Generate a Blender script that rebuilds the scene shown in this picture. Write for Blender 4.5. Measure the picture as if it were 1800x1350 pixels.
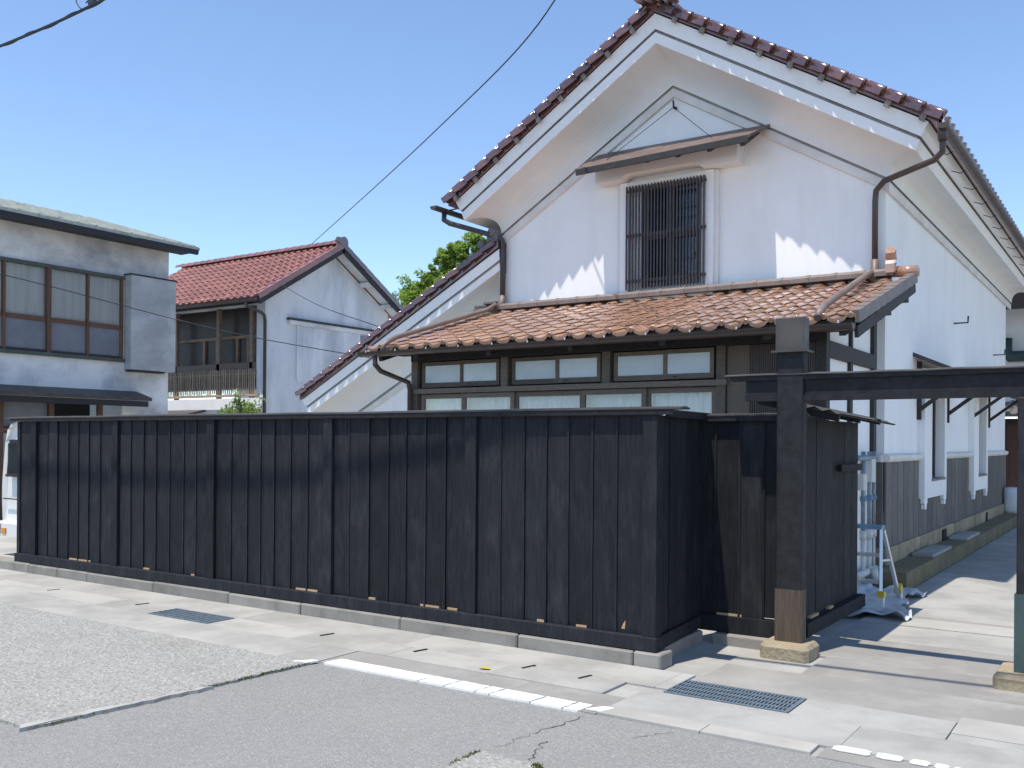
import bpy, math, random
from mathutils import Vector, Matrix, Euler
R = math.radians
rnd = random.Random(7)
scn = bpy.context.scene
for o in list(bpy.data.objects): bpy.data.objects.remove(o)
COL = scn.collection

# ------------------------------------------------------------------ camera
cam_d = bpy.data.cameras.new('camera'); cam = bpy.data.objects.new('camera', cam_d); COL.objects.link(cam)
cam.matrix_world = Matrix.Translation((0, 0, 1.6)) @ Matrix.Rotation(R(34), 4, 'Z') @ Matrix.Rotation(R(90), 4, 'X') @ Matrix.Rotation(0.0072, 4, 'Z')
cam_d.sensor_fit = 'HORIZONTAL'; cam_d.sensor_width = 36.0; cam_d.lens = 1667.0 / 1800.0 * 36.0
cam_d.shift_y = 101.5 / 1800.0; cam_d.clip_start = 0.05; cam_d.clip_end = 3000
scn.camera = cam

# ------------------------------------------------------------------ sky, sun, exposure
SUN = Vector((0.20, 0.80, -2.52)).normalized()          # direction the light travels
w = bpy.data.worlds.new('World'); scn.world = w; w.use_nodes = True
nt = w.node_tree; nt.nodes.clear()
sky = nt.nodes.new('ShaderNodeTexSky'); sky.sky_type = 'NISHITA'; sky.sun_disc = False
sky.sun_elevation = math.asin(-SUN.z); sky.sun_rotation = math.atan2(-SUN.x, -SUN.y) % (2 * math.pi)
sky.altitude = 1500; sky.air_density = 1.0; sky.dust_density = 0.0; sky.ozone_density = 2.2
bg = nt.nodes.new('ShaderNodeBackground'); bg.inputs['Strength'].default_value = 0.15
wo = nt.nodes.new('ShaderNodeOutputWorld')
nt.links.new(sky.outputs[0], bg.inputs[0]); nt.links.new(bg.outputs[0], wo.inputs[0])
sun_d = bpy.data.lights.new('sun', 'SUN'); sun = bpy.data.objects.new('sun', sun_d); COL.objects.link(sun)
sun_d.energy = 3.4; sun_d.angle = R(0.53); sun_d.color = (1.0, 0.93, 0.83)
sun.rotation_euler = SUN.to_track_quat('-Z', 'Y').to_euler(); sun.location = (-10, -20, 60)
scn.view_settings.view_transform = 'Standard'; scn.view_settings.look = 'None'
scn.view_settings.exposure = 0.68; scn.view_settings.gamma = 1.0

# ------------------------------------------------------------------ materials
def lin(r, g, b):
    f = lambda c: ((c / 255 + 0.055) / 1.055) ** 2.4 if c > 10 else c / 255 / 12.92
    return (f(r), f(g), f(b))
MATS = {}
def mat(name, a, b=None, scale=4.0, stretch=(1, 1, 1), rough=0.8, bump=0.0, bscale=60.0, bstretch=None, detail=6.0,
        ramp=(0.35, 0.65), rand=0.0, metallic=0.0, coat=0.0, spec=0.5, speck=None, speck_scale=120.0, stain=None,
        stain_scale=1.2, stain_stretch=(1, 1, 1), stain_ramp=(0.5, 0.7), rvar=0.0, bdist=0.01, voro=0.0, peb=None):
    m = bpy.data.materials.new(name); m.use_nodes = True; MATS[name] = m
    N, L = m.node_tree.nodes, m.node_tree.links
    p = N['Principled BSDF']
    p.inputs['Roughness'].default_value = rough; p.inputs['Metallic'].default_value = metallic
    p.inputs['Coat Weight'].default_value = coat; p.inputs['Coat Roughness'].default_value = 0.12
    p.inputs['Specular IOR Level'].default_value = spec
    geo = N.new('ShaderNodeNewGeometry'); oi = N.new('ShaderNodeObjectInfo')
    off = N.new('ShaderNodeVectorMath'); off.operation = 'MULTIPLY_ADD'
    off.inputs[1].default_value = (1, 1, 1)
    sc = N.new('ShaderNodeVectorMath'); sc.operation = 'SCALE'; sc.inputs[3].default_value = 7.0
    comb = N.new('ShaderNodeCombineXYZ')
    for i in range(3): L.new(oi.outputs['Random'], comb.inputs[i])
    L.new(comb.outputs[0], sc.inputs[0])
    L.new(geo.outputs['Position'], off.inputs[0]); L.new(sc.outputs[0], off.inputs[2])
    pos = off.outputs[0]
    def noise(s, st, det=6.0, ro=0.6):
        mp = N.new('ShaderNodeVectorMath'); mp.operation = 'MULTIPLY'; mp.inputs[1].default_value = st
        L.new(pos, mp.inputs[0])
        n = N.new('ShaderNodeTexNoise'); n.inputs['Scale'].default_value = s; n.inputs['Detail'].default_value = det
        n.inputs['Roughness'].default_value = ro
        L.new(mp.outputs[0], n.inputs['Vector']); return n.outputs['Fac']
    def rng(sock, lo, hi):
        r = N.new('ShaderNodeMapRange'); r.inputs['From Min'].default_value = lo; r.inputs['From Max'].default_value = hi
        L.new(sock, r.inputs['Value']); return r.outputs['Result']
    def mix(f, c1, c2, mode='MIX'):
        x = N.new('ShaderNodeMix'); x.data_type = 'RGBA'; x.blend_type = mode
        if hasattr(f, 'is_linked') or hasattr(f, 'links'): L.new(f, x.inputs[0])
        else: x.inputs[0].default_value = f
        for c, i in ((c1, 6), (c2, 7)):
            if isinstance(c, tuple): x.inputs[i].default_value = (*c[:3], 1)
            else: L.new(c, x.inputs[i])
        return x.outputs[2]
    col = tuple(a)
    if b is not None: col = mix(rng(noise(scale, stretch, detail), *ramp), tuple(a), tuple(b))
    if stain is not None: col = mix(rng(noise(stain_scale, stain_stretch, 8.0, 0.65), *stain_ramp), col, tuple(stain))
    if peb is not None:
        vc = N.new('ShaderNodeTexVoronoi'); vc.inputs['Scale'].default_value = peb[0]; L.new(pos, vc.inputs['Vector'])
        sx = N.new('ShaderNodeSeparateColor'); L.new(vc.outputs['Color'], sx.inputs[0])
        col = mix(rng(sx.outputs[0], .55, .95), col, tuple(peb[1])); col = mix(rng(sx.outputs[1], .62, .98), col, tuple(peb[2]))
        ve = N.new('ShaderNodeTexVoronoi'); ve.feature = 'DISTANCE_TO_EDGE'; ve.inputs['Scale'].default_value = peb[0]; L.new(pos, ve.inputs['Vector'])
        col = mix(rng(ve.outputs['Distance'], .10, .0), col, tuple(peb[3]))
    if speck is not None: col = mix(rng(noise(speck_scale, (1, 1, 1), 2.0), 0.62, 0.74), col, tuple(speck))
    if rand > 0:
        v = N.new('ShaderNodeMapRange'); v.inputs['To Min'].default_value = 1 - rand; v.inputs['To Max'].default_value = 1 + rand
        L.new(oi.outputs['Random'], v.inputs['Value'])
        cc = N.new('ShaderNodeCombineColor')
        for i in range(3): L.new(v.outputs[0], cc.inputs[i])
        col = mix(1.0, col, cc.outputs[0], 'MULTIPLY')
    if isinstance(col, tuple): p.inputs['Base Color'].default_value = (*col[:3], 1)
    else: L.new(col, p.inputs['Base Color'])
    if rvar > 0:
        r = N.new('ShaderNodeMapRange'); r.inputs['From Min'].default_value = 0.3; r.inputs['From Max'].default_value = 0.7
        r.inputs['To Min'].default_value = max(0.03, rough - rvar); r.inputs['To Max'].default_value = min(1, rough + rvar)
        L.new(noise(scale * 2.3, stretch), r.inputs['Value']); L.new(r.outputs[0], p.inputs['Roughness'])
    if bump > 0:
        bn = N.new('ShaderNodeBump'); bn.inputs['Strength'].default_value = bump; bn.inputs['Distance'].default_value = bdist
        if voro > 0:
            vt = N.new('ShaderNodeTexVoronoi'); vt.inputs['Scale'].default_value = voro; L.new(pos, vt.inputs['Vector'])
            ad = N.new('ShaderNodeMath'); ad.operation = 'ADD'; L.new(noise(bscale, bstretch or (1, 1, 1)), ad.inputs[0]); L.new(vt.outputs['Distance'], ad.inputs[1])
            L.new(ad.outputs[0], bn.inputs['Height'])
        else: L.new(noise(bscale, bstretch or stretch), bn.inputs['Height'])
        L.new(bn.outputs[0], p.inputs['Normal'])
    return m
PLASTER = mat('white_plaster', (.87, .87, .86), (.83, .83, .825), 1.3, rough=.85, bump=.15, bscale=25, stain=(.76, .745, .72), stain_scale=1.5, stain_stretch=(1.8, 1.8, .3), stain_ramp=(.5, .85))
COVE = mat('cove_plaster', (.75, .75, .735), (.69, .69, .675), 1.1, rough=.85, bump=.12, bscale=20, stain=(.60, .585, .56), stain_scale=.9, stain_ramp=(.55, .85))  # duller than the wall plaster, for cornice, lintel and jamb trim
BAND = mat('moulding_plaster', (.74, .73, .71), (.62, .60, .57), 2.5, rough=.85, stain=(.40, .38, .35), stain_scale=3.0, stain_ramp=(.6, .85))
GROOVE = mat('dark_groove', (.30, .28, .26), (.42, .40, .37), 5, rough=.9)  # darker tone along the grooves of band and fascia
TILE_B = mat('brown_glazed_tile', (.46, .265, .17), (.38, .21, .132), 9, rough=.2, coat=1.0, rand=.18, spec=.7, rvar=.1, bump=.08, bscale=14)
TILE_K = mat('dark_red_tile', (.15, .066, .052), (.095, .042, .035), 7, rough=.2, coat=1.0, rand=.3, rvar=.08, spec=.8)
TILE_R = mat('red_tile', (.33, .14, .11), (.26, .11, .088), 5, rough=.36, coat=.5, rand=.2, spec=.5)
TILE_G = mat('grey_tile', (.16, .15, .145), (.10, .095, .09), 6, rough=.5, rand=.2)
MORTAR = mat('mortar', (.27, .24, .21), (.19, .17, .15), 12, rough=.9)
BLACK = mat('black_stained_wood', (.0205, .022, .027), (.0112, .012, .015), 7, stretch=(9, 9, .5), rough=.72, spec=.2, bump=.45, bscale=14, bstretch=(9, 9, .35), rand=.22,
            stain=(.036, .038, .044), stain_scale=4.2, stain_stretch=(1.7, 1.7, .8), stain_ramp=(.5, .82), rvar=.14, bdist=.004)
BLACK2 = mat('black_painted_beam', (.026, .026, .03), (.015, .015, .017), 6, stretch=(2, 2, 2), rough=.65, spec=.22, bump=.25, bscale=30, rand=.15, rvar=.1, bdist=.004)
RAW = mat('bare_cedar', (.52, .36, .2), (.40, .26, .14), 10, stretch=(1, 6, 6), rough=.75)
BROWNSLV = mat('faded_brown_wood', (.105, .075, .05), (.06, .042, .03), 9, stretch=(8, 8, .5), rough=.7, bump=.3, bscale=16, bstretch=(9, 9, .4), stain=(.16, .09, .045), stain_scale=5, stain_ramp=(.56, .7))
WOODW = mat('weathered_window_wood', (.17, .138, .11), (.115, .092, .075), 8, stretch=(2, 6, 6), rough=.7, bump=.2, bscale=18, rand=.2)
WOODD = mat('dark_timber', (.04, .036, .037), (.024, .022, .023), 8, stretch=(3, 3, 3), rough=.7, bump=.2, bscale=18, rand=.15)
WOODR = mat('reddish_sash_wood', (.16, .08, .045), (.09, .045, .028), 9, stretch=(4, 4, 1), rough=.65, rand=.2)
SHUT = mat('ribbed_brown_shutter', (.085, .06, .055), (.07, .05, .046), 9, rough=.5)
BOARD = mat('tan_board', (.15, .115, .085), (.12, .092, .068), 6, stretch=(5, 5, .6), rough=.65)
FROST = mat('frosted_pane', (.58, .65, .71), (.48, .555, .62), 2.2, rough=.22, rand=.12, spec=.6)
GUT = mat('brown_gutter', (.075, .052, .045), (.055, .04, .036), 6, rough=.42, rvar=.1)
GUTG = mat('grey_brown_pipe', (.21, .165, .145), (.15, .115, .10), 5, rough=.5)
GUTK = mat('charcoal_pipe', (.055, .05, .055), (.04, .036, .04), 5, rough=.4)
METALCAP = mat('painted_sheet_cap', (.085, .076, .07), (.055, .049, .046), 5, rough=.5, spec=.35, rvar=.1, bump=.1, bscale=6)
METALROOF = mat('pale_metal_roof', (.44, .46, .41), (.33, .35, .31), 3, stretch=(1, 3, 1), rough=.5, stain=(.24, .25, .2), stain_scale=2.5)
CANOPY = mat('brown_sheet', (.17, .12, .10), (.12, .085, .07), 5, rough=.5, spec=.35)
DPANE = mat('dark_pane', (.045, .042, .044), (.075, .065, .06), 1.5, rough=.3, spec=.15)
IRON = mat('black_iron', (.018, .018, .022), None, rough=.5)
ZINC = mat('galvanised_steel', (.27, .33, .37), (.19, .24, .28), 20, rough=.4, metallic=.35)
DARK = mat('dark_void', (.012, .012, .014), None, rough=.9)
CONC = mat('concrete', (.395, .388, .36), (.33, .324, .30), 1.6, rough=.88, bump=.5, bscale=70, rand=.09, speck=(.265, .26, .24), speck_scale=95, stain=(.265, .26, .24), stain_scale=1.6, stain_ramp=(.45, .75), bdist=.006)
CONCL = mat('light_concrete', (.41, .398, .365), (.335, .326, .30), 2.5, rough=.88, bump=.4, bscale=70, speck=(.31, .3, .28), speck_scale=110, bdist=.006)
CONCD = mat('driveway_concrete', (.295, .285, .262), (.235, .228, .21), 1.1, rough=.88, bump=.5, bscale=60, speck=(.19, .185, .175), speck_scale=100, stain=(.34, .328, .30), stain_scale=2.1, stain_ramp=(.48, .7), bdist=.006)
AGG = mat('exposed_aggregate', (.385, .38, .35), (.33, .325, .30), 1.4, rough=.92, bump=.7, bscale=160, voro=55, bdist=.012, peb=(55, (.47, .465, .43), (.24, .237, .22), (.29, .286, .265)), stain=(.275, .262, .23), stain_scale=1.1, stain_ramp=(.5, .75))
ASPH = mat('asphalt', (.275, .27, .258), (.238, .234, .225), 1.0, rough=.9, bump=.6, bscale=150, voro=105, bdist=.007, peb=(105, (.33, .324, .31), (.205, .202, .195), (.235, .231, .222)), speck=(.39, .384, .37), speck_scale=60, stain=(.205, .202, .192), stain_scale=.8, stain_ramp=(.46, .8))
SOIL = mat('bare_ground', (.17, .155, .135), (.12, .11, .095), 3, rough=.95, bump=.5, bscale=20)
PAINT = mat('road_paint', (.80, .80, .78), (.70, .70, .68), 9, rough=.6, bump=.3, bscale=90, speck=(.5, .5, .49), speck_scale=140, bdist=.004)
KERB = mat('kerb_concrete', (.27, .256, .228), (.205, .194, .172), 3, rough=.9, bump=.5, bscale=60, rand=.08, stain=(.15, .145, .133), stain_scale=3.0, stain_ramp=(.55, .8), bdist=.006)
STONE = mat('tuff_stone', (.40, .33, .22), (.31, .255, .17), 3, rough=.9, bump=.8, bscale=22, rand=.14, stain=(.22, .18, .12), stain_scale=4, bdist=.02)
MOSS = mat('mossy_concrete', (.21, .175, .11), (.14, .118, .075), 3, rough=.95, bump=.7, bscale=25, stain=(.15, .15, .05), stain_scale=2.0, stain_ramp=(.5, .7), bdist=.02)
PANEL = mat('slate_panel', (.15, .14, .127), (.115, .108, .10), 2.5, rough=.8, bump=.3, bscale=20, rand=.16)
MOSSG = mat('moss', (.10, .13, .03), (.06, .08, .02), 20, rough=.95, bump=.8, bscale=80)
CRACK = mat('crack_fill', (.05, .05, .048), None, rough=.95)
DIRTY1 = mat('stained_white_wall', (.80, .80, .78), (.70, .705, .70), 1.1, rough=.9, stain=(.33, .35, .37), stain_scale=.6, stain_stretch=(1, 1, 1.3), stain_ramp=(.47, .70), bump=.1, bscale=15)
DIRTY2 = mat('mouldy_pale_wall', (.78, .80, .81), (.66, .69, .71), .9, stretch=(1, 1, .5), rough=.9, stain=(.38, .42, .45), stain_scale=1.2, stain_stretch=(1, 1, .3), stain_ramp=(.44, .78))
SHBOX = mat('weathered_grey_sheet', (.46, .475, .48), (.33, .345, .355), 1.4, stretch=(1, 1, 1.6), rough=.75, stain=(.62, .63, .63), stain_scale=1.3, stain_ramp=(.52, .75), bump=.1, bscale=10)
GREENP = mat('green_painted_rail', (.075, .095, .078), (.055, .065, .055), 6, rough=.6)
CURT = mat('pale_curtain', (.90, .91, .82), (.74, .76, .68), 3, stretch=(6, 6, .3), rough=.8)
CURTB = mat('blue_grey_pane', (.20, .215, .245), (.16, .175, .20), 3, rough=.3)
CURTW = mat('sky_tinted_curtain', (.80, .87, .95), (.68, .75, .84), 4, stretch=(8, 8, .3), rough=.85)  # pale blue in the curtain colour stands in for sky reflected by the panes
WHITEP = mat('white_plastic', (.58, .58, .56), None, rough=.4)
VANW = mat('white_car_paint', (.70, .71, .70), None, rough=.25, coat=.6)
RED = mat('red_lens', (.25, .02, .02), None, rough=.2)
AMBER = mat('amber_lens', (.6, .25, .03), None, rough=.2)
RUBBER = mat('rubber', (.02, .02, .02), None, rough=.8)
ALU = mat('aluminium', (.60, .62, .64), None, rough=.35, metallic=.7)
BLUEP = mat('blue_plastic', (.12, .22, .32), None, rough=.5)
YELL = mat('yellow_plastic', (.55, .40, .04), None, rough=.5)
TARP = mat('translucent_sheet', (.62, .65, .68), (.48, .51, .55), 5, rough=.35, bump=.3, bscale=12)
BAG = mat('white_wrap', (.72, .73, .76), (.6, .61, .65), 6, rough=.45, bump=.4, bscale=10)
BROWNW = mat('red_brown_boards', (.12, .05, .035), (.08, .035, .026), 6, stretch=(5, 5, .6), rough=.7)
TEAL = mat('green_sheet_metal', (.05, .085, .085), (.035, .06, .06), 5, rough=.5)
BAMBOO = mat('sun_bleached_slat', (.42, .34, .25), (.32, .25, .18), 9, rough=.75, rand=.25)
BARK = mat('bark', (.12, .09, .065), (.08, .06, .045), 10, rough=.9)
LEAF = mat('green_leaf', (.27, .37, .08), (.16, .25, .05), 1.3, rough=.5, spec=.4)
LEAF2 = mat('fresh_leaf', (.14, .22, .05), (.08, .14, .03), 2.0, rough=.5, spec=.4)
for m_ in (LEAF, LEAF2):
    p_ = m_.node_tree.nodes['Principled BSDF']; p_.inputs['Subsurface Weight'].default_value = 0.0
    N_, L_ = m_.node_tree.nodes, m_.node_tree.links
    tr = N_.new('ShaderNodeBsdfTranslucent'); tr.inputs[0].default_value = (.30, .45, .07, 1)
    ms = N_.new('ShaderNodeMixShader'); ms.inputs[0].default_value = .45
    L_.new(p_.outputs[0], ms.inputs[1]); L_.new(tr.outputs[0], ms.inputs[2]); L_.new(ms.outputs[0], N_['Material Output'].inputs[0])
def glass_mat(name, tint, alpha):
    m = bpy.data.materials.new(name); m.use_nodes = True
    N, L = m.node_tree.nodes, m.node_tree.links; N.remove(N['Principled BSDF'])
    t = N.new('ShaderNodeBsdfTransparent'); t.inputs[0].default_value = (*tint, 1)
    g = N.new('ShaderNodeBsdfGlossy'); g.inputs['Roughness'].default_value = .03
    f = N.new('ShaderNodeFresnel'); f.inputs[0].default_value = 1.5
    a = N.new('ShaderNodeMath'); a.operation = 'ADD'; a.inputs[1].default_value = alpha
    x = N.new('ShaderNodeMixShader'); L.new(f.outputs[0], a.inputs[0]); L.new(a.outputs[0], x.inputs[0])
    L.new(t.outputs[0], x.inputs[1]); L.new(g.outputs[0], x.inputs[2]); L.new(x.outputs[0], N['Material Output'].inputs[0])
    return m
GLASS = glass_mat('window_glass', (.95, .97, .98), .03)
DGLASS = glass_mat('dark_glass', (.25, .27, .30), .05)

# ------------------------------------------------------------------ mesh builder
class MB:
    def __init__(s): s.v = []; s.f = []; s.sm = []
    def add(s, vs, fs, smooth=False):
        n = len(s.v); s.v += [tuple(map(float, q)) for q in vs]
        s.f += [tuple(n + i for i in q) for q in fs]; s.sm += [smooth] * len(fs); return s
    def box(s, x0, x1, y0, y1, z0, z1, c=0.0):
        if c > 0: return s.cbox(x0, x1, y0, y1, z0, z1, c)
        vs = [(x, y, z) for z in (z0, z1) for y in (y0, y1) for x in (x0, x1)]
        return s.add(vs, [(0, 2, 3, 1), (4, 5, 7, 6), (0, 1, 5, 4), (2, 6, 7, 3), (0, 4, 6, 2), (1, 3, 7, 5)])
    def cbox(s, x0, x1, y0, y1, z0, z1, c):
        # box with chamfered top and vertical edges
        def ring(i, z):
            return [(x0 + i + c, y0 + i, z), (x1 - i - c, y0 + i, z), (x1 - i, y0 + i + c, z), (x1 - i, y1 - i - c, z),
                    (x1 - i - c, y1 - i, z), (x0 + i + c, y1 - i, z), (x0 + i, y1 - i - c, z), (x0 + i, y0 + i + c, z)]
        rs = [ring(0, z0), ring(0, z1 - c), ring(c * .7, z1)]
        return s.loft(rs, True, True, True)
    def loft(s, rings, closed=True, cap0=False, cap1=False, smooth=False):
        n = len(rings[0]); vs = [q for r in rings for q in r]; fs = []
        for i in range(len(rings) - 1):
            for j in range(n if closed else n - 1):
                k = (j + 1) % n
                fs.append((i * n + j, i * n + k, (i + 1) * n + k, (i + 1) * n + j))
        b = len(s.f); s.add(vs, fs, smooth); o = len(s.v) - len(vs)
        if cap0: s.f.append(tuple(o + j for j in reversed(range(n)))); s.sm.append(False)
        if cap1: s.f.append(tuple(o + (len(rings) - 1) * n + j for j in range(n))); s.sm.append(False)
        return s
    def extr(s, poly, fn, a0, a1):
        # poly: list of 2d points; fn(p, q, a) -> 3d
        return s.loft([[fn(p, q, a0) for p, q in poly], [fn(p, q, a1) for p, q in poly]], True, True, True)
    def tube(s, path, r, n=8, caps=True, smooth=True):
        P = [Vector(q) for q in path]; rings = []
        rr = r if isinstance(r, (list, tuple)) else [r] * len(P)
        u = None
        for i, q in enumerate(P):
            if i == 0: t = P[1] - q
            elif i == len(P) - 1: t = q - P[i - 1]
            else: t = (P[i + 1] - q).normalized() + (q - P[i - 1]).normalized()
            t.normalize()
            if u is None:
                u = t.cross(Vector((0, 0, 1)))
                if u.length < .05: u = t.cross(Vector((1, 0, 0)))
            u = (u - t * u.dot(t)).normalized(); v = t.cross(u)
            rings.append([tuple(q + (u * math.cos(2 * math.pi * k / n) + v * math.sin(2 * math.pi * k / n)) * rr[i]) for k in range(n)])
        return s.loft(rings, True, caps, caps, smooth)
    def obox(s, c, size, rot=(0, 0, 0)):
        M = Euler(rot).to_matrix(); c = Vector(c)
        vs = [c + M @ Vector((sx * size[0] / 2, sy * size[1] / 2, sz * size[2] / 2)) for sz in (-1, 1) for sy in (-1, 1) for sx in (-1, 1)]
        return s.add([tuple(q) for q in vs], [(0, 2, 3, 1), (4, 5, 7, 6), (0, 1, 5, 4), (2, 6, 7, 3), (0, 4, 6, 2), (1, 3, 7, 5)])
    def bar(s, a, b, wd, th, up=(0, 0, 1)):
        a, b = Vector(a), Vector(b); t = (b - a).normalized(); u = t.cross(Vector(up)).normalized(); v = u.cross(t)
        rs = [[tuple(q + u * i * wd / 2 + v * j * th / 2) for i, j in ((-1, -1), (1, -1), (1, 1), (-1, 1))] for q in (a, b)]
        return s.loft(rs, True, True, True)
    def mesh(s, name, c):
        m = bpy.data.meshes.new(name)
        m.from_pydata([(a - c[0], b - c[1], d - c[2]) for a, b, d in s.v], [], s.f); m.validate(); m.update()
        if any(s.sm) and len(m.polygons) == len(s.sm): m.polygons.foreach_set('use_smooth', s.sm)
        return m
    def bounds(s):
        xs, ys, zs = zip(*s.v); return (min(xs), min(ys), min(zs)), (max(xs), max(ys), max(zs))
WL = {}
def tag(o, label=None, cat=None, group=None, kind=None):
    if label: o['label'] = label
    if cat: o['category'] = cat
    if group: o['group'] = group
    if kind: o['kind'] = kind
    return o
def thing(name, loc, label, cat, group=None):
    o = bpy.data.objects.new(name, None); COL.objects.link(o); o.location = loc; o.empty_display_size = .2
    WL[o] = Vector(loc); return tag(o, label, cat, group)
def part(name, mb, m, parent=None, label=None, kind=None, cat=None):
    lo, hi = mb.bounds(); c = Vector(((lo[0] + hi[0]) / 2, (lo[1] + hi[1]) / 2, lo[2]))
    me = mb.mesh(name, c); me.materials.append(m)
    o = bpy.data.objects.new(name, me); COL.objects.link(o); WL[o] = c
    if parent is not None: o.parent = parent; o.location = c - WL[parent]
    else: o.location = c
    return tag(o, label, cat, None, kind)
def inst(name, me, loc, rot, parent, scale=None):
    o = bpy.data.objects.new(name, me); COL.objects.link(o); o.parent = parent
    o.location = Vector(loc) - (WL[parent] if parent else Vector((0, 0, 0)))
    o.rotation_euler = rot
    if scale: o.scale = scale
    WL[o] = Vector(loc); return o
def B(*a, c=0.0): return MB().box(*a, c=c)
def grid(xs, ys, zf):
    m = MB(); n = len(xs)
    m.add([(x, y, zf(x, y)) for y in ys for x in xs], [(j * n + i, j * n + i + 1, (j + 1) * n + i + 1, (j + 1) * n + i) for j in range(len(ys) - 1) for i in range(n - 1)], True)
    return m
def poly_sheet(pts, z0, z1):
    m = MB(); return m.loft([[(x, y, z0) for x, y in pts], [(x, y, z1) for x, y in pts]], True, False, True)
def jag(a, b, n, amp, seed):
    r = random.Random(seed); out = []
    for i in range(n):
        t = i / n; d = 0 if i == 0 else r.uniform(-amp, amp)
        dx, dy = b[0] - a[0], b[1] - a[1]; l = math.hypot(dx, dy)
        out.append((a[0] + dx * t - dy / l * d, a[1] + dy * t + dx / l * d))
    return out

# ================================================================== GROUND
part('ground', B(-400, 400, -200, 900, -.5, -.03), SOIL, kind='structure')
road = part('road', B(-60, 40, -40, 4.93, -.3, -.010), ASPH, kind='structure')
# raised exposed-aggregate pad at the left with a broken edge
edge = jag((-4.99, 4.84), (-5.12, 2.84), 34, .012, 3)
pad = poly_sheet([(-40, 4.84)] + edge[::1] + jag((-5.12, 2.84), (-12, 2.9), 40, .01, 5) + [(-12, 2.9), (-40, 2.95)], -.2, .008)
part('aggregate_paving', pad, AGG, kind='structure')
part('pavement_edging', poly_sheet(jag((-5.0, 4.0), (-5.125, 2.80), 20, .012, 8) + jag((-5.125, 2.80), (-5.19, 2.84), 3, .004, 9) + jag((-5.19, 2.84), (-5.03, 4.0), 16, .014, 10) , -.1, .013), CONC, kind='structure')
# pavement in front of the fence: rows of slabs and drain lids
pb = MB()
for y0_, y1_, holes in ((4.93, 5.37, []), (5.37, 5.60, [(-7.62, -6.81)]), (5.60, 5.66, [(-7.62, -6.81), (-2.59, -1.785)]), (5.66, 5.965, [(-2.59, -1.785)]), (5.965, 40, [])):
    x_ = -60
    for h0, h1 in holes + [(40, None)]: pb.box(x_, h0, y0_, y1_, -.3, -.016); x_ = h1
pave = part('pavement', pb, CONC, kind='structure')
def slab_row(y0, y1, x0, x1, ln, m, jit, z=0.0, gap=.003, skip=()):
    x = x0; k = 0
    while x < x1 - .05:
        l = ln * (1 + rnd.uniform(-jit, jit)); xe = min(x + l, x1)
        if not any(a < (x + xe) / 2 < b for a, b in skip):
            part('paving_slab', B(x + gap / 2, xe - gap / 2, y0 - .0012, y1 + .0012, -.12, z + rnd.uniform(-.002, .002), c=.002), m, pave)
        x = xe; k += 1
slab_row(4.845, 5.345, -13.0, -5.0, 1.95, CONC, .1)
slab_row(5.35, 5.69, -13.0, -7.63, 1.2, CONC, .12); slab_row(5.35, 5.69, -6.80, -2.9, .98, CONC, .06)
slab_row(5.695, 6.145, -13.0, -2.6, 2.1, CONC, .12, -.002)
slab_row(4.935, 5.345, -5.0, -2.72, 1.6, CONCD, .2, -.004)
slab_row(5.11, 5.585, -2.72, 3.0, 1.45, CONC, .12)
slab_row(4.95, 5.105, -2.72, -1.42, .66, CONCL, .1, .003)
slab_row(4.92, 5.105, -1.42, 3.0, 5, CONCD, .1, -.004)
slab_row(5.59, 5.985, -1.78, -.92, .86, CONC, 0); slab_row(5.73, 6.09, -.915, .4, 1.3, CONCL, 0, .006)
slab_row(5.99, 6.6, -2.55, 3.0, 1.9, CONCD, .15, -.001); slab_row(5.59, 5.725, -.915, 3.0, 2, CONC, .1)
slab_row(6.605, 7.25, -2.02, 3.0, 2.4, CONCD, .1, .001)
for y0, y1, m, z in ((7.255, 8.10, CONCD, .001), (8.11, 8.86, CONC, -.001), (8.88, 9.29, CONCL, .004), (9.31, 9.42, CONCD, -.003), (9.43, 12.9, CONC, 0), (12.92, 17, CONCD, 0), (17.02, 30, CONC, 0)):
    slab_row(y0, y1, -2.19 if y0 < 11 else -2.19, 4.0, 3.3, m, .1, z)
for px_, y_ in ((-4.62, 5.62), (-5.62, 5.63), (-3.66, 5.66), (-3.19, 5.64), (-8.1, 5.62), (-9.6, 5.6)):
    part('lifting_slot', MB().obox((px_, y_, .0035), (.022, .13, .004), (0, 0, R(-12))), DARK, pave)
def crack(pts, wd, z, parent):
    m = MB(); P = [Vector((x, y, 0)) for x, y in pts]; L_, R_ = [], []
    for i, q in enumerate(P):
        t = (P[min(i + 1, len(P) - 1)] - P[max(i - 1, 0)]).normalized(); n = Vector((-t.y, t.x, 0))
        k = wd * rnd.uniform(.3, 1.0) * (0.15 if i in (0, len(P) - 1) else 1)
        L_.append((q.x + n.x * k, q.y + n.y * k, z)); R_.append((q.x - n.x * k, q.y - n.y * k, z))
    m.loft([L_, R_], False); part('crack', m, CRACK, parent)
crack(jag((-2.75, 4.86), (-2.86, 4.05), 24, .022, 21) , .0042, -.0065, road)
crack(jag((-2.70, 4.35), (-2.58, 3.98), 12, .018, 22), .004, -.0065, road)
crack(jag((-2.2, 4.9), (-2.35, 4.6), 12, .015, 23), .003, -.0065, road)
patch = [(-2.86, 3.60), (-2.88, 3.93)] + jag((-2.84, 3.985), (-2.5, 3.965), 10, .008, 31) + jag((-2.5, 3.965), (-2.2, 3.6), 12, .012, 32) + [(-2.2, 3.2), (-2.84, 3.2)]
part('road_patch', poly_sheet(patch, -.1, .004), AGG, kind='structure')
mm = MB()
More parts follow.
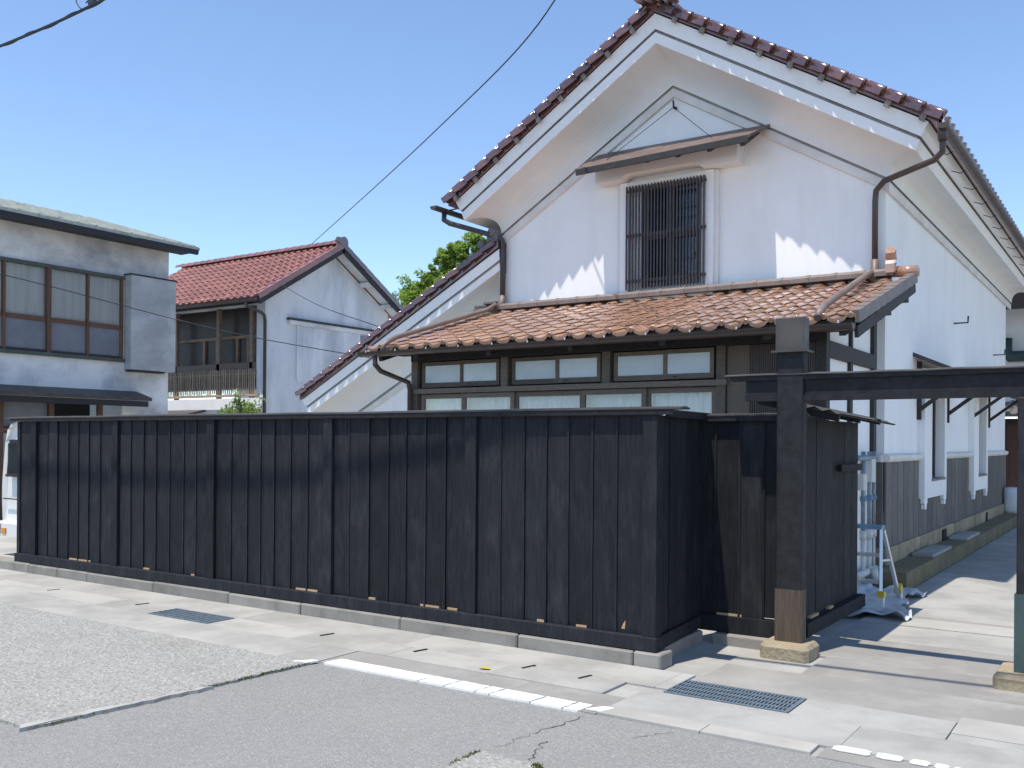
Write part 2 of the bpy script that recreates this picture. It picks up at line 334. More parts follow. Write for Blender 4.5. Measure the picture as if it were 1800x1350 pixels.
for i in range(260):
    t = rnd.random(); x = -2.52 + .20 * t + rnd.gauss(0, .012); y = 3.965 - .20 * t + rnd.gauss(0, .012)
    if i > 190: x = -2.865 + rnd.gauss(0, .006); y = rnd.uniform(3.7, 3.95)
    h = rnd.uniform(.006, .02); a = rnd.uniform(0, 6.28); d = .008
    mm.add([(x + d * math.cos(a), y + d * math.sin(a), .002), (x - d * math.cos(a), y - d * math.sin(a), .002), (x + rnd.uniform(-.012, .012), y + rnd.uniform(-.012, .012), h)], [(0, 1, 2)])
tag(part('moss', mm, MOSSG), 'green moss growing along the edge of the road patch', 'moss', kind='stuff')
mm = MB()
for i in range(520):
    t = rnd.random() ** 1.2; x = -5.0 - .115 * t * .9 + rnd.gauss(0, .006); y = 4.8 - 1.9 * t + rnd.gauss(0, .01)
    if rnd.random() < .5 and not (3.9 < y < 4.75): continue
    h = rnd.uniform(.004, .012); a = rnd.uniform(0, 6.28); d = .006
    mm.add([(x + d * math.cos(a), y + d * math.sin(a), .0), (x - d * math.cos(a), y - d * math.sin(a), .0), (x + rnd.uniform(-.01, .01), y + rnd.uniform(-.01, .01), h + .006)], [(0, 1, 2)])
tag(part('moss', mm, MOSSG), 'thin line of moss along the broken aggregate paving edge', 'moss', kind='stuff')
# painted white line, broken into worn pieces
mk = thing('road_marking', (-3.9, 5.0, 0), 'long worn white line painted along the asphalt edge', 'road marking')
xs = [-4.93, -4.08, -3.86, -3.62, -3.50, -3.17, -2.93 + .0]; xs = [-4.93, -4.05, -3.83, -3.58, -3.47, -3.16, -2.93, -2.70 - .12]
for i in range(len(xs) - 1):
    a, b_ = xs[i] + .006, xs[i + 1] - .006
    pl = jag((a, 4.90), (b_, 4.905), 14, .004, 40 + i) + jag((b_, 4.905), (b_ + .02, 5.06), 4, .008, 60 + i) + jag((b_ + .02, 5.06), (a + .02, 5.065), 14, .004, 80 + i) + jag((a + .02, 5.065), (a, 4.9), 4, .008, 99 + i)
    part('paint_piece', poly_sheet(pl, -.012, .004), PAINT, mk)
part('paint_piece', poly_sheet(jag((-5.12, 4.78), (-4.97, 4.82), 6, .006, 1) + [(-4.97, 4.90), (-5.02, 4.90)] + jag((-5.05, 4.88), (-5.12, 4.78), 4, .006, 2), .0, .0125), PAINT, mk)
part('paint_piece', poly_sheet(jag((-2.80, 4.96), (-2.69, 4.955), 5, .008, 11) + [(-2.69, 4.96), (-2.66, 5.06), (-2.70, 5.065)] + jag((-2.73, 5.06), (-2.80, 4.96), 4, .008, 12), .0, .0085), PAINT, mk)
mk2 = thing('road_marking', (-1.1, 5.1, 0), 'row of short worn white paint dashes at the lower right corner', 'road marking')
for k, (a, b_) in enumerate(((-1.385, -1.19), (-1.165, -1.03), (-1.00, -.91), (-.885, -.82), (-.80, -.76))):
    c_ = (a + b_) / 2; y_ = 5.10 - .0 * k; h_ = .045 - .004 * k; pl = []
    r_ = random.Random(200 + k)
    for q in range(22):
        t = q / 22 * 6.283; e = 1 + r_.uniform(-.12, .12)
        cx_, sy_ = math.cos(t), math.sin(t)
        pl.append((c_ + (b_ - a) / 2 * math.copysign(abs(cx_) ** .5, cx_) * e, y_ + h_ * math.copysign(abs(sy_) ** .6, sy_) * e))
    part('paint_piece', poly_sheet(pl, .0, .0055), PAINT, mk2)
lf = MB(); lf.add([(-3.93, 5.42, .006), (-3.89, 5.40, .012), (-3.84, 5.415, .008), (-3.83, 5.44, .006), (-3.88, 5.455, .014)], [(0, 1, 4), (1, 2, 4), (2, 3, 4)])
tag(part('fallen_leaf', lf, YELL), 'small yellow fallen leaf lying on the pavement slabs', 'leaf')
# drain grates
def grate(x0, x1, y0, y1, nb, nc, label):
    g = thing('drain_grate', ((x0 + x1) / 2, (y0 + y1) / 2, 0), label, 'drain grate', 'drain grates in the pavement')
    part('pit', B(x0, x1, y0, y1, -.298, -.29), DARK, g)
    f = MB(); t = .012
    f.box(x0, x1, y0, y0 + t, -.04, .006); f.box(x0, x1, y1 - t, y1, -.04, .006); f.box(x0, x0 + t, y0 + t, y1 - t, -.04, .006); f.box(x1 - t, x1, y0 + t, y1 - t, -.04, .006)
    part('frame', f, ZINC, g)
    me = MB().box(-(x1 - x0) / 2 + t, (x1 - x0) / 2 - t, -.006, .006, -.035, .005).mesh('bar', (0, 0, 0)); me.materials.append(ZINC)
    for i in range(1, nb): inst('bar', me, ((x0 + x1) / 2, y0 + (y1 - y0) * i / nb, 0), (0, 0, 0), g)
    if nc:
        me2 = MB().box(-.004, .004, -(y1 - y0) / 2 + t, (y1 - y0) / 2 - t, -.03, .001).mesh('cross_bar', (0, 0, 0)); me2.materials.append(ZINC)
        for i in range(1, nc): inst('cross_bar', me2, (x0 + (x1 - x0) * i / nc, (y0 + y1) / 2, 0), (0, 0, 0), g)
grate(-7.62, -6.81, 5.37, 5.66, 5, 0, 'blue grey steel drain grate with long bars near the left fence')
grate(-2.59, -1.785, 5.60, 5.965, 4, 34, 'blue grey steel grid drain grate in front of the gate')
# kerb
kerb = part('kerb', B(-13.2, -2.95, 6.22, 6.42, -.1, .085), KERB, kind='structure')
x = -2.87
first = True
while x > -13.2:
    l = .22 if first else rnd.choice((1.2, 1.2, .6, 1.0)); first = False
    m = B(x - l + .004, x - .004, 6.15 + rnd.uniform(-.004, .004), 6.37, -.02, .10 + rnd.uniform(-.004, .004), c=.012); part('kerb_stone', m, KERB, kerb); x -= l
part('kerb_stone', B(-3.12, -2.985, 6.38, 7.2, -.02, .095, c=.012), KERB, kerb)
part('kerb_stone', B(-2.93, -2.47, 7.24, 7.40, -.02, .07, c=.01), KERB, kerb)

# ================================================================== BLACK BOARD FENCE
fence = thing('board_fence', (-7, 6.25, .1), 'long black stained board fence with capped top stepping back beside the gate', 'fence')
FY = 6.24
posts = [-2.985, -4.585, -6.20, -7.83, -9.45, -11.08]
part('sill_beam', B(-11.46, -2.92, FY - .06, FY + .06, .105, .205, c=.006), BLACK, fence)
part('back_rail', B(-11.42, -3.0, FY + .035, FY + .075, 1.60, 1.68), BLACK, fence)
for px_ in posts: part('post', B(px_ - .055, px_ + .055, FY - .045, FY + .05, .207, 1.80), BLACK, fence)
part('post', B(-11.46, -11.40, FY - .03, FY + .05, .207, 1.80), BLACK, fence)
lite = {}
def planks(a, b, n, axis='x', c=FY, z0=.2075, z1=1.80, front=-1, seed=0, batt=True, lean_=0.0):
    r = random.Random(seed); ws = [1 + r.uniform(-.12, .12) for _ in range(n)]; t = sum(ws); p = a
    for i in range(n):
        q = p + (b - a) * ws[i] / t
        d = r.uniform(-.004, .004); zb = z0 + (r.uniform(.006, .016) if r.random() < .12 else 0)
        y0, y1 = c - .012 + d, c + .010 + d
        if axis == 'x': m = B(p + .001, q - .001, y0, y1, zb, z1)
        else:
            c0, c1 = c + lean_ * (p - a), c + lean_ * (q - a)
            m = MB().extr([(c0 - .012 + d, p + .001), (c0 + .010 + d, p + .001), (c1 + .010 + d, q - .001), (c1 - .012 + d, q - .001)], lambda u_, v_, z_: (u_, v_, z_), zb, z1)
        pk = part('plank', m, BLACK, fence); pk.rotation_euler = (r.uniform(-.0012, .0012), r.uniform(-.0012, .0012), r.uniform(-.012, .012) if axis == 'x' else 0)
        if batt and i < n - 1:
            if axis == 'x': part('batten', B(q - .0085, q + .0085, c - .0245, c - .0175, z0, z1), BLACK, fence)
        p = q
for i in range(5): planks(posts[i + 1] + .056, posts[i] - .056, 7, seed=i)
planks(-11.40, -11.136, 1, seed=9, batt=False)
# bare slivers where the plank ends stop short of the sill
for sx, l in ((-10.35, .42), (-8.95, .10), (-8.15, .06), (-6.62, .28), (-5.72, .09), (-5.12, .2), (-4.83, .1), (-3.95, .07), (-3.6, .09)):
    part('bare_wood_sliver', B(sx, sx + l, FY - .02, FY + .03, .206, .2225), RAW, fence)
part('broken_plank_tip', MB().add([(-3.22, FY - .016, .235), (-3.19, FY - .016, .235), (-3.185, FY - .016, .30), (-3.205, FY - .016, .27)], [(0, 1, 2, 3)]), RAW, fence)
# cap: thin sheet over a fascia, slightly wavy
def cap(x0, x1, y0, y1, z, axis='x', over=.0):
    n = 14; xs_ = [x0 + (x1 - x0) * i / n for i in range(n + 1)]
    m = MB(); rings = []
    for xx in xs_:
        w_ = rnd.uniform(-.004, .004)
        pr = [(y0, z + w_ - .012), (y0, z + w_), ((y0 + y1) / 2, z + .010 + w_), (y1, z + w_), (y1, z + w_ - .012), ((y0 + y1) / 2, z - .003 + w_)]
        rings.append([(xx, a, b_) if axis == 'x' else (a, xx, b_) for a, b_ in pr])
    return m.loft(rings, True, True, True)
part('cap_sheet', cap(-11.68, -2.74, FY - .066, FY + .10, 1.852), METALCAP, fence)
part('cap_board', B(-11.58, -2.80, FY - .060, FY - .048, 1.802, 1.842), BLACK2, fence)
part('cap_bearer', B(-11.46, -2.93, FY - .045, FY + .06, 1.802, 1.842), BLACK2, fence)
# return and recessed length
LN = -.10
def lbox(x0, x1, y0, y1, z0, z1): return MB().extr([(x0 + LN * (y0 - FY), y0), (x1 + LN * (y0 - FY), y0), (x1 + LN * (y1 - FY), y1), (x0 + LN * (y1 - FY), y1)], lambda u_, v_, z_: (u_, v_, z_), z0, z1)
part('sill_beam', lbox(-3.0, -2.922, FY + .062, 7.305, .105, .203), BLACK, fence)
planks(FY + .08, 7.335, 5, 'y', -2.965, seed=31, z0=.2055, lean_=LN)
part('cap_sheet', lbox(-3.05, -2.90, FY + .105, 7.42, 1.838, 1.846), METALCAP, fence)
part('cap_board', lbox(-2.925, -2.908, FY + .11, 7.28, 1.79, 1.832), BLACK2, fence)
FY2 = 7.36
part('sill_beam', B(-3.16, -2.30, FY2 - .05, FY2 + .05, .075, .205), BLACK, fence)
planks(-3.16, -2.30, 4, 'x', FY2, seed=41)
part('bare_wood_sliver', B(-2.93, -2.72, FY2 - .02, FY2 + .03, .206, .2245), RAW, fence)
part('cap_sheet', cap(-3.16, -2.22, FY2 - .066, FY2 + .10, 1.832), METALCAP, fence)
part('cap_board', B(-3.16, -2.28, FY2 - .060, FY2 - .048, 1.778, 1.822), BLACK2, fence)
# gate-side length running back, with a small corrugated roof
FX = -2.26
part('sill_beam', B(FX - .05, FX + .05, FY2 + .052, 9.20, .09, .20), BLACK, fence)
planks(FY2 + .055, 9.17, 8, 'y', FX - .03, seed=51, z0=.205)
for yy in (FY2 + .09, 9.15): part('post', B(FX - .09, FX - .045, yy - .04, yy + .04, .0, 1.80), BLACK, fence)
part('mid_rail', B(FX + .003, FX + .026, 8.45, 9.16, 1.36, 1.42), BLACK, fence)
for sy, l in ((7.62, .22), (8.15, .12)): part('bare_wood_sliver', B(FX - .03, FX + .012, sy, sy + l, .202, .222), RAW, fence)
m = MB(); rings = []
for i in range(25):
    xx = FX - .42 + .70 * i / 24; zz = .012 * math.sin(i * 1.57)
    rings.append([(xx, 7.46, 1.99 - .16 * i / 24 + zz), (xx, 9.36, 1.945 - .16 * i / 24 + zz)])
rings2 = [[(a, b_, c_ + .006) for a, b_, c_ in r_] for r_ in rings]
m.loft(rings, False, smooth=True); m.loft(rings2, False, smooth=True)
part('corrugated_roof', m, METALCAP, fence)
for yy in (7.55, 8.2, 8.9): part('roof_bearer', MB().bar((FX - .40, yy, 1.945), (FX + .24, yy, 1.80), .05, .05), BLACK2, fence)

# ================================================================== GATE
gate = thing('gate_frame', (-1.5, 7.1, 0), 'open black timber gate frame with two posts and a capped crossbeam', 'gate')
p1 = part('post', B(-2.365, -2.165, 7.10, 7.20, .105, 2.30, c=.008), BLACK2, gate)
part('post_cap', B(-2.375, -2.155, 7.088, 7.212, 2.305, 2.555, c=.006), METALCAP, p1)
part('cap_flange', B(-2.40, -2.13, 7.06, 7.24, 2.29, 2.304), METALCAP, p1)
part('bare_post_base', B(-2.368, -2.162, 7.097, 7.203, .106, .50), BROWNSLV, p1, label='faded brown lower end of the black gate post')
part('footing', B(-2.45, -2.08, 6.98, 7.30, -.05, .105, c=.03), STONE, gate)
part('crossbeam', B(-2.62, .3, 7.135, 7.195, 1.925, 2.085), BLACK2, gate)
part('beam_batten', B(-2.62, .3, 7.115, 7.133, 1.925, 1.968), BLACK2, gate)
part('beam_batten', B(-2.74, .3, 7.105, 7.205, 2.086, 2.118), BLACK2, gate)
m = MB(); rings = []
for i in range(14):
    xx = -2.79 + 3.1 * i / 13; wz = rnd.uniform(-.003, .003)
    rings.append([(xx, 7.095, 2.119 + wz), (xx, 7.095, 2.125 + wz), (xx, 7.155, 2.138 + wz), (xx, 7.215, 2.125 + wz), (xx, 7.215, 2.119 + wz)])
m.loft(rings, True, True, True); part('beam_cap', m, METALCAP, gate)
p2 = part('post', B(-.735, -.525, 7.045, 7.255, .105, 1.92, c=.008), BLACK2, gate)
part('sheet_sleeve', B(-.745, -.515, 7.035, 7.265, .106, .62), TEAL, p2, label='dull green sheet metal sleeve on the right gate post')
part('footing', B(-.86, -.42, 6.93, 7.36, -.05, .105, c=.03), STONE, gate)

# ================================================================== TILE MESHES
def pantile(name, wd, ln, m, pan=.030, roll=.026, lip=0.0, lift=.024, th=.014, n=13):
    xs_, zs_ = [], []
    for i in range(n):
        t = i / (n - 1) * 1.06
        if t < .70: z = -pan * math.sin(math.pi * t / .70) ** .9
        else: z = roll * math.sin(math.pi * (t - .70) / .36)
        xs_.append((t - .5) * wd); zs_.append(z)
    mb = MB()
    top = [[(x, y, z + (lift if y == 0 else 0)) for x, z in zip(xs_, zs_)] for y in (0, ln)]
    mb.loft(top, False, smooth=True)
    front = [[(x, 0, z + lift) for x, z in zip(xs_, zs_)], [(x, -.002, z + lift - th - (lip * (1 if z <= 0 else .6) if lip else 0)) for x, z in zip(xs_, zs_)]]
    mb.loft(front[::-1], False)
    mb.loft([[(x, -.002, z + lift - th - (lip * (1 if z <= 0 else .6) if lip else 0)) for x, z in zip(xs_, zs_)], [(x, .05, z + lift - th) for x, z in zip(xs_, zs_)]][::-1], False)
    if lip:   # round knob closing the roll
        k = 10; cx_ = (.88 - .5) * wd; r_ = roll * 1.05 + .006
        mb.loft([[(cx_ + r_ * math.cos(a) * s_, y, .002 + lift - .004 + r_ * math.sin(a) * s_) for a in [2 * math.pi * j / k for j in range(k)]] for y, s_ in ((.03, 1), (-.008, 1), (-.014, .75))], True, False, True, True)
    me = mb.mesh(name, (0, 0, 0)); me.materials.append(m); return me
def verge_tile(name, ln, m, side, r=.042, skirt=.055):
    # side: -1 outer edge at local -x, +1 at +x ; local y runs up the slope
    mb = MB(); k = 11; cx_ = side * .005
    arc = [(r * math.cos(a), r * math.sin(a)) for a in [-.9 + (math.pi + 1.8) * j / (k - 1) for j in range(k)]]
    mb.loft([[(cx_ + x * s_, y, z * s_ + .036 + lf_) for x, z in arc] for y, s_, lf_ in ((0, 1.0, .004), (ln * .80, .97, .004), (ln * .81, .80, .0), (ln + .03, .78, 0))], False, smooth=True)
    full = [(r * math.cos(a), r * math.sin(a)) for a in [2 * math.pi * j / 14 for j in range(14)]]
    mb.loft([[(cx_ + x * s_, y, z * s_ + .044) for x, z in full] for y, s_ in ((.012, 1.0), (-.008, 1.05), (-.012, .85), (-.004, .72), (-.003, .1))], True, False, True, False)
    nr_ = len(mb.v)
    x0, x1 = sorted((side * .012, side * .03))
    mb.box(x0, x1, .004, ln - .004, -skirt + .02, .04)
    mb.box(min(-side * .12, side * .012), max(-side * .12, side * .012), .0, ln + .02, .0, .018)
    mb.v = [(x - side * .008, y, z) for x, y, z in mb.v[:nr_]] + [(x + side * (.046 * (1 - min(1, max(0, y / ln))) - .02), y, z) for x, y, z in mb.v[nr_:]]
    me = mb.mesh(name, (0, 0, 0)); me.materials.append(m); return me
def half_round(path, r, up=True, n=8, th=.006):
    m = MB(); P = [Vector(q) for q in path]; t = (P[-1] - P[0]).normalized(); u = t.cross(Vector((0, 0, 1))).normalized()
    sgn = 1 if up else -1
    ro = [[tuple(q + u * r * math.cos(a) + Vector((0, 0, sgn * r * math.sin(a)))) for a in [math.pi * j / n for j in range(n + 1)]] for q in P]
    ri = [[tuple(q + u * (r - th) * math.cos(a) + Vector((0, 0, sgn * (r - th) * math.sin(a)))) for a in [math.pi * j / n for j in range(n + 1)]] for q in P]
    m.loft(ro, False, smooth=True); m.loft([x_[::-1] for x_ in ri], False, smooth=True)
    for k_ in (0, n): m.loft([[ro[i][k_] for i in range(len(P))], [ri[i][k_] for i in range(len(P))]], False)
    for e in (0, -1): m.add(ro[e], [tuple(range(n + 1))])
    return m

# ================================================================== STOREHOUSE (kura)
XC, HW, YK, YB = -5.245, 2.67, 11.55, 22.45
ZA, SL = 6.30, .60
kura = thing('plaster_storehouse', (XC, 17, 0), 'tall white plastered storehouse with dark red tiled gable roof and lattice window', 'building')
def wz(x): return ZA - SL * abs(x - XC)
# front gable wall with a window opening
ox0, ox1, oz0, oz1 = -5.72, -4.88, 3.68, 5.08
m = MB(); th = .30
pts_front = [(XC - HW, 0), (XC + HW, 0), (XC + HW, wz(XC + HW)), (XC, ZA), (XC - HW, wz(XC - HW))]
def fr(y):   # ring pieces around the opening
    return [[(XC - HW, y, 0), (ox0, y, 0), (ox0, y, wz(ox0)), (XC - HW, y, wz(XC - HW))],
            [(ox1, y, 0), (XC + HW, y, 0), (XC + HW, y, wz(XC + HW)), (ox1, y, wz(ox1))],
            [(ox0, y, 0), (ox1, y, 0), (ox1, y, oz0), (ox0, y, oz0)],
            [(ox0, y, oz1), (ox1, y, oz1), (ox1, y, wz(ox1)), (XC, y, ZA), (ox0, y, wz(ox0))]]
for q in fr(YK): m.add(q, [tuple(range(len(q)))])
for q in fr(YK + th): m.add(q, [tuple(reversed(range(len(q))))])
for a, b_ in (((ox0, oz0), (ox0, oz1)), ((ox0, oz1), (ox1, oz1)), ((ox1, oz1), (ox1, oz0)), ((ox1, oz0), (ox0, oz0))):
    m.add([(a[0], YK, a[1]), (b_[0], YK, b_[1]), (b_[0], YK + th, b_[1]), (a[0], YK + th, a[1])], [(0, 1, 2, 3)])
part('front_wall', m, PLASTER, kura)
# side and back walls; the right wall has two tall window openings
zE = wz(XC + HW)
W1 = (13.98, 14.92, 1.10, 2.55); W2 = (18.22, 19.12, 1.05, 2.55)
XR = XC + HW
def side_wall(xo, xi, wins):
    m = MB(); y = YK + .0005
    segs = []
    for (a, b_, c_, d_) in wins:
        segs.append((y, a, 0, zE)); segs.append((a, b_, 0, c_)); segs.append((a, b_, d_, zE)); y = b_
    segs.append((y, YB, 0, zE))
    x0, x1 = sorted((xo, xi))
    for a, b_, c_, d_ in segs: m.box(x0, x1, a, b_, c_, d_)
    return m
part('side_wall', side_wall(XR - .0005, XR - .30, [W1, W2]), PLASTER, kura)
part('side_wall', B(XC - HW + .0005, XC - HW + .3, YK + .31, YB, 0, zE), PLASTER, kura)
m = MB(); m.extr(pts_front, lambda p, q, a: (p, a, q), YB - .25, YB + .01); part('back_wall', m, PLASTER, kura)
part('floor_slab', B(XC - HW + .31, XR - .31, YK + .31, YB - .26, 3.0, 3.2), DARK, kura)
# cornice: profile points (front offset, side offset, height), swept left side > gable > right side
def sweep(prof, apex_extra=0.0, yb=YB + .5, flat=True):
    rings = []
    for of, os_, h in prof:
        e = apex_extra if of > .3 else 0
        xl, xr = XC - HW - os_, XC + HW + os_
        zc = ZA + h - SL * (HW + os_)
        rings.append([(xl, yb, zc), (xl, YK - of, zc), (XC, YK - of - e, ZA + h), (xr, YK - of, zc), (xr, yb, zc)])
    m = MB(); m.loft(rings, False); return m
cove = [(.055 + .42 * (1 - math.cos(t * math.pi / 2)) ** 1.0 * 1.0, .055 + .345 * (1 - math.cos(t * math.pi / 2)), .0 + .37 * math.sin(t * math.pi / 2) ** .95) for t in [i / 10 for i in range(11)]]
EX = .09
part('moulding_band', sweep([(0, 0, -.155), (.045, .045, -.145), (.045, .045, -.035)]), BAND, kura)
part('moulding_groove', sweep([(.045, .045, -.035), (.025, .025, -.03), (.025, .025, -.005), (.055, .055, 0)]), GROOVE, kura)
mc = MB()
rings = []
for (of, os_, h) in cove:
    e = EX * max(0, (of - .055) / .42); xl, xr = XC - HW - os_, XC + HW + os_; zc = ZA + h - SL * (HW + os_)
    rings.append([(xl, YB + .5, zc), (xl, YK - of, zc), (XC, YK - of - e, ZA + h), (xr, YK - of, zc), (xr, YB + .5, zc)])
mc.loft(rings, False); part('curved_cornice', mc, COVE, kura)
part('lower_fascia', sweep([(.475, .40, .37), (.49, .415, .372), (.50, .455, .505)], EX), PLASTER, kura)
part('fascia_groove', sweep([(.50, .455, .505), (.465, .42, .51), (.465, .425, .54), (.505, .47, .545)], EX), GROOVE, kura)
part('upper_fascia', sweep([(.505, .47, .545), (.52, .55, .735), (.37, .40, .745)], EX), PLASTER, kura)
# roof deck and tiles
ZR, EV = 7.105, 3.33
ang = math.atan(SL)
def deck(s):
    m = MB()
    def P(x, dz): return (XC + s * x, ZR - SL * x + dz)
    a, b_ = P(0, -.055), P(EV, -.055); c_, d_ = P(EV, 0), P(0, 0)
    rings = [[(a[0], YK - .555 - EX, a[1]), (b_[0], YK - .555, b_[1]), (c_[0], YK - .555, c_[1]), (d_[0], YK - .555 - EX, d_[1])],
             [(a[0], YB + .6, a[1]), (b_[0], YB + .6, b_[1]), (c_[0], YB + .6, c_[1]), (d_[0], YB + .6, d_[1])]]
    m.loft(rings, True, True, True); return m
roofp = part('roof', deck(1), TILE_K, kura)
part('roof_deck', deck(-1), TILE_K, roofp)
for s in (1, -1):      # bulk of the pantiles, hidden from the street
    m = MB(); ys_ = []; y = YK - .45; prof = []
    while y < YB + .55:
        for k in range(6):
            t = k / 6; prof.append((y + .27 * t, (-.022 * math.sin(math.pi * t / .66) if t < .66 else .03 * math.sin(math.pi * (t - .66) / .34)) + .035))
        y += .27
    m.loft([[(XC + s * (.05 if r_ == 0 else EV - .28), yy, ZR - SL * (.05 if r_ == 0 else EV - .28) + zz + .03) for yy, zz in prof] for r_ in (0, 1)], False, smooth=True)
    part('pantile_field', m, TILE_K, roofp, kind='stuff')
vt = {1: verge_tile('verge_tile', .205 / math.cos(ang), TILE_K, -1), -1: verge_tile('verge_tile', .205 / math.cos(ang), TILE_K, 1)}
for s in (1, -1):
    for k in range(16):
        xx = EV + .04 - .205 * k
        yy = YK - .595 - EX * (1 - xx / EV)
        inst('verge_tile', vt[s], (XC + s * xx, yy, ZR - SL * xx + .02 + rnd.uniform(-.003, .003)), Euler((ang + rnd.uniform(-.02, .02), 0, s * R(90) + rnd.uniform(-.02, .02))), roofp)
me = MB().box(-.03, .03, -.02, .02, -.05, .02).mesh('tile_bracket', (0, 0, 0)); me.materials.append(MORTAR)
for s in (1, -1):
    for k in range(9):
        xx = .3 + .36 * k
        inst('tile_bracket', me, (XC + s * xx, YK - .575 - EX * (1 - xx / EV), ZR - SL * xx - .045), Euler((0, s * ang, 0)), roofp)
et = pantile('eave_tile', .262, .32, TILE_K, pan=.035, roll=.045, lip=.04)
yy = YK - .45
for k in range(42):
    inst('eave_tile', et, (XC + EV + .05, yy + .262 * k, ZR - SL * (EV + .05) + .02), Euler((ang - .06, 0, R(90))), roofp)
# ridge with end ornament
m = MB(); m.box(XC - .12, XC + .12, YK - .68, YB + .6, ZR - .02, ZR + .14); m.tube([(XC, YK - .76, ZR + .2), (XC, YB + .6, ZR + .2)], .085, 10); part('ridge', m, TILE_K, roofp)
m = MB()
for dx, dz, r_ in ((-.0, .07, .085), (.13, .03, .062), (.27, -.02, .06), (-.12, .05, .06), (.2, .06, .06), (.34, -.03, .055)):
    m.tube([(XC + dx, YK - .86, ZR + dz + .02), (XC + dx, YK - .7, ZR + dz + .02)], r_, 12)
part('ridge_end_ornament', m, TILE_K, roofp)
# gutters and downpipes
gx = XC + EV + .07; gz = ZR - SL * EV - .10
g = part('gutter', half_round([(gx, YK - .72, gz), (gx, YB + .5, gz + .04)], .06, False), GUT, kura)
for k in range(10):
    y = YK + .25 + .9 * k
    part('gutter_bracket', MB().tube([(gx - .055, y, gz - .05), (gx - .12, y, gz - .075), (gx - .22, y, gz - .03)], .006, 5), IRON, g)
part('gutter_end', MB().tube([(gx - .02, YK - .62, gz - .02), (gx - .02, YK - .62, gz - .16)], .05, 10), GUT, g)
dp = part('downpipe', MB().tube([(gx - .02, YK - .62, gz - .12), (gx - .03, YK - .555, gz - .26), (gx - .12, YK - .52, gz - .33), (XR + .02, YK - .17, 4.62), (XR - .09, YK - .09, 4.54), (XR - .1, YK - .085, 4.42), (XR - .1, YK - .085, 3.70)], .035, 10), GUT, kura)
part('pipe_shoe', MB().tube([(XR - .1, YK - .085, 3.74), (XR - .1, YK - .09, 3.60), (XR - .12, YK - .16, 3.52)], .046, 10), GUTG, dp)
gxl = XC - EV - .07
gl = part('gutter', half_round([(gxl, YK - .82, gz), (gxl, YB + .5, gz + .04)], .06, False), GUTK, kura)
part('gutter_bracket', MB().tube([(gxl + .03, YK - .6, gz - .04), (gxl + .26, YK - .6, gz - .03)], .012, 6), IRON, gl)
dp = part('downpipe', MB().tube([(gxl, YK - .555, gz - .04), (gxl + .02, YK - .59, gz - .16), (gxl + .10, YK - .55, gz - .215), (XC - HW - .06, YK - .13, gz - .40), (XC - HW + .0, YK - .10, gz - .46), (XC - HW, YK - .09, gz - .60), (XC - HW, YK - .09, 3.70)], .04, 10), GUTK, kura)
part('pipe_shoe', MB().tube([(XC - HW, YK - .09, 3.74), (XC - HW - .0, YK - .10, 3.62), (XC - HW - .06, YK - .18, 3.56)], .052, 10), GUTG, dp)
part('conduit', MB().tube([(XC - HW - .07, YK - .05, 4.55), (XC - HW - .06, YK - .05, 3.65)], .022, 8), WHITEP, kura)
# lattice window
win = part('lattice_window', B(-5.985, -5.865, YK - .10, YK + .02, 3.60, 5.10).box(-4.755, -4.655, YK - .10, YK + .02, 3.60, 5.10).box(-5.985, -4.655, YK - .10, YK + .02, 3.50, 3.598).box(-5.864, -4.756, YK - .09, YK + .02, 5.03, 5.10), PLASTER, kura)
part('jamb_trim', B(-4.653, -4.60, YK - .06, YK + .02, 3.55, 5.10), COVE, win)
part('jamb_trim', B(-6.04, -5.988, YK - .06, YK + .02, 3.55, 5.10), COVE, win)
poly = [(-6.28, 5.11), (-5.90, 5.11), (-5.86, 5.15), (-5.78, 5.175), (-4.88, 5.175), (-4.80, 5.15), (-4.76, 5.11), (-4.28, 5.11), (-4.28, 5.42), (-6.28, 5.42)]
part('lintel', MB().extr(poly, lambda p, q, a: (p, a, q), YK - .26, YK + .01), COVE, win)
bar = MB().box(-.0085, .0085, -.012, .012, 0, 1.39).mesh('lattice_bar', (0, 0, 0)); bar.materials.append(GUTK)
for i in range(25): inst('lattice_bar', bar, (-5.86 + 1.10 * i / 24, YK - .15, 3.64), (0, 0, 0), win)
for z in (3.76, 4.37, 4.97): part('lattice_rail', B(-5.88, -4.74, YK - .135, YK - .112, z - .02, z + .02), WOODW, win)
sash = B(ox0, ox0 + .07, YK + .05, YK + .10, oz0, oz1).box(ox1 - .07, ox1, YK + .05, YK + .10, oz0, oz1).box(ox0 + .07, ox1 - .07, YK + .05, YK + .10, oz0, oz0 + .07).box(ox0 + .07, ox1 - .07, YK + .05, YK + .10, oz1 - .07, oz1)
sash.box(ox0 + .07, ox1 - .07, YK + .051, YK + .099, 4.33, 4.43).box(-5.36, -5.28, YK + .052, YK + .098, oz0 + .07, 4.33).box(-5.36, -5.28, YK + .052, YK + .098, 4.43, oz1 - .07)
part('sash', sash, WOODW, win)
part('pane', B(-5.275, -4.955, YK + .07, YK + .075, 3.75, 4.33), DGLASS, win); part('pane', B(-5.65, -5.365, YK + .07, YK + .075, 3.75, 4.33), DGLASS, win)
part('pane', B(-5.275, -4.955, YK + .07, YK + .075, 4.43, 5.01), DGLASS, win); part('pane', B(-5.65, -5.365, YK + .07, YK + .075, 4.43, 5.01), DGLASS, win)
part('curtain', B(-5.62, -5.02, YK + .16, YK + .17, oz0, oz1), CURTB, win)
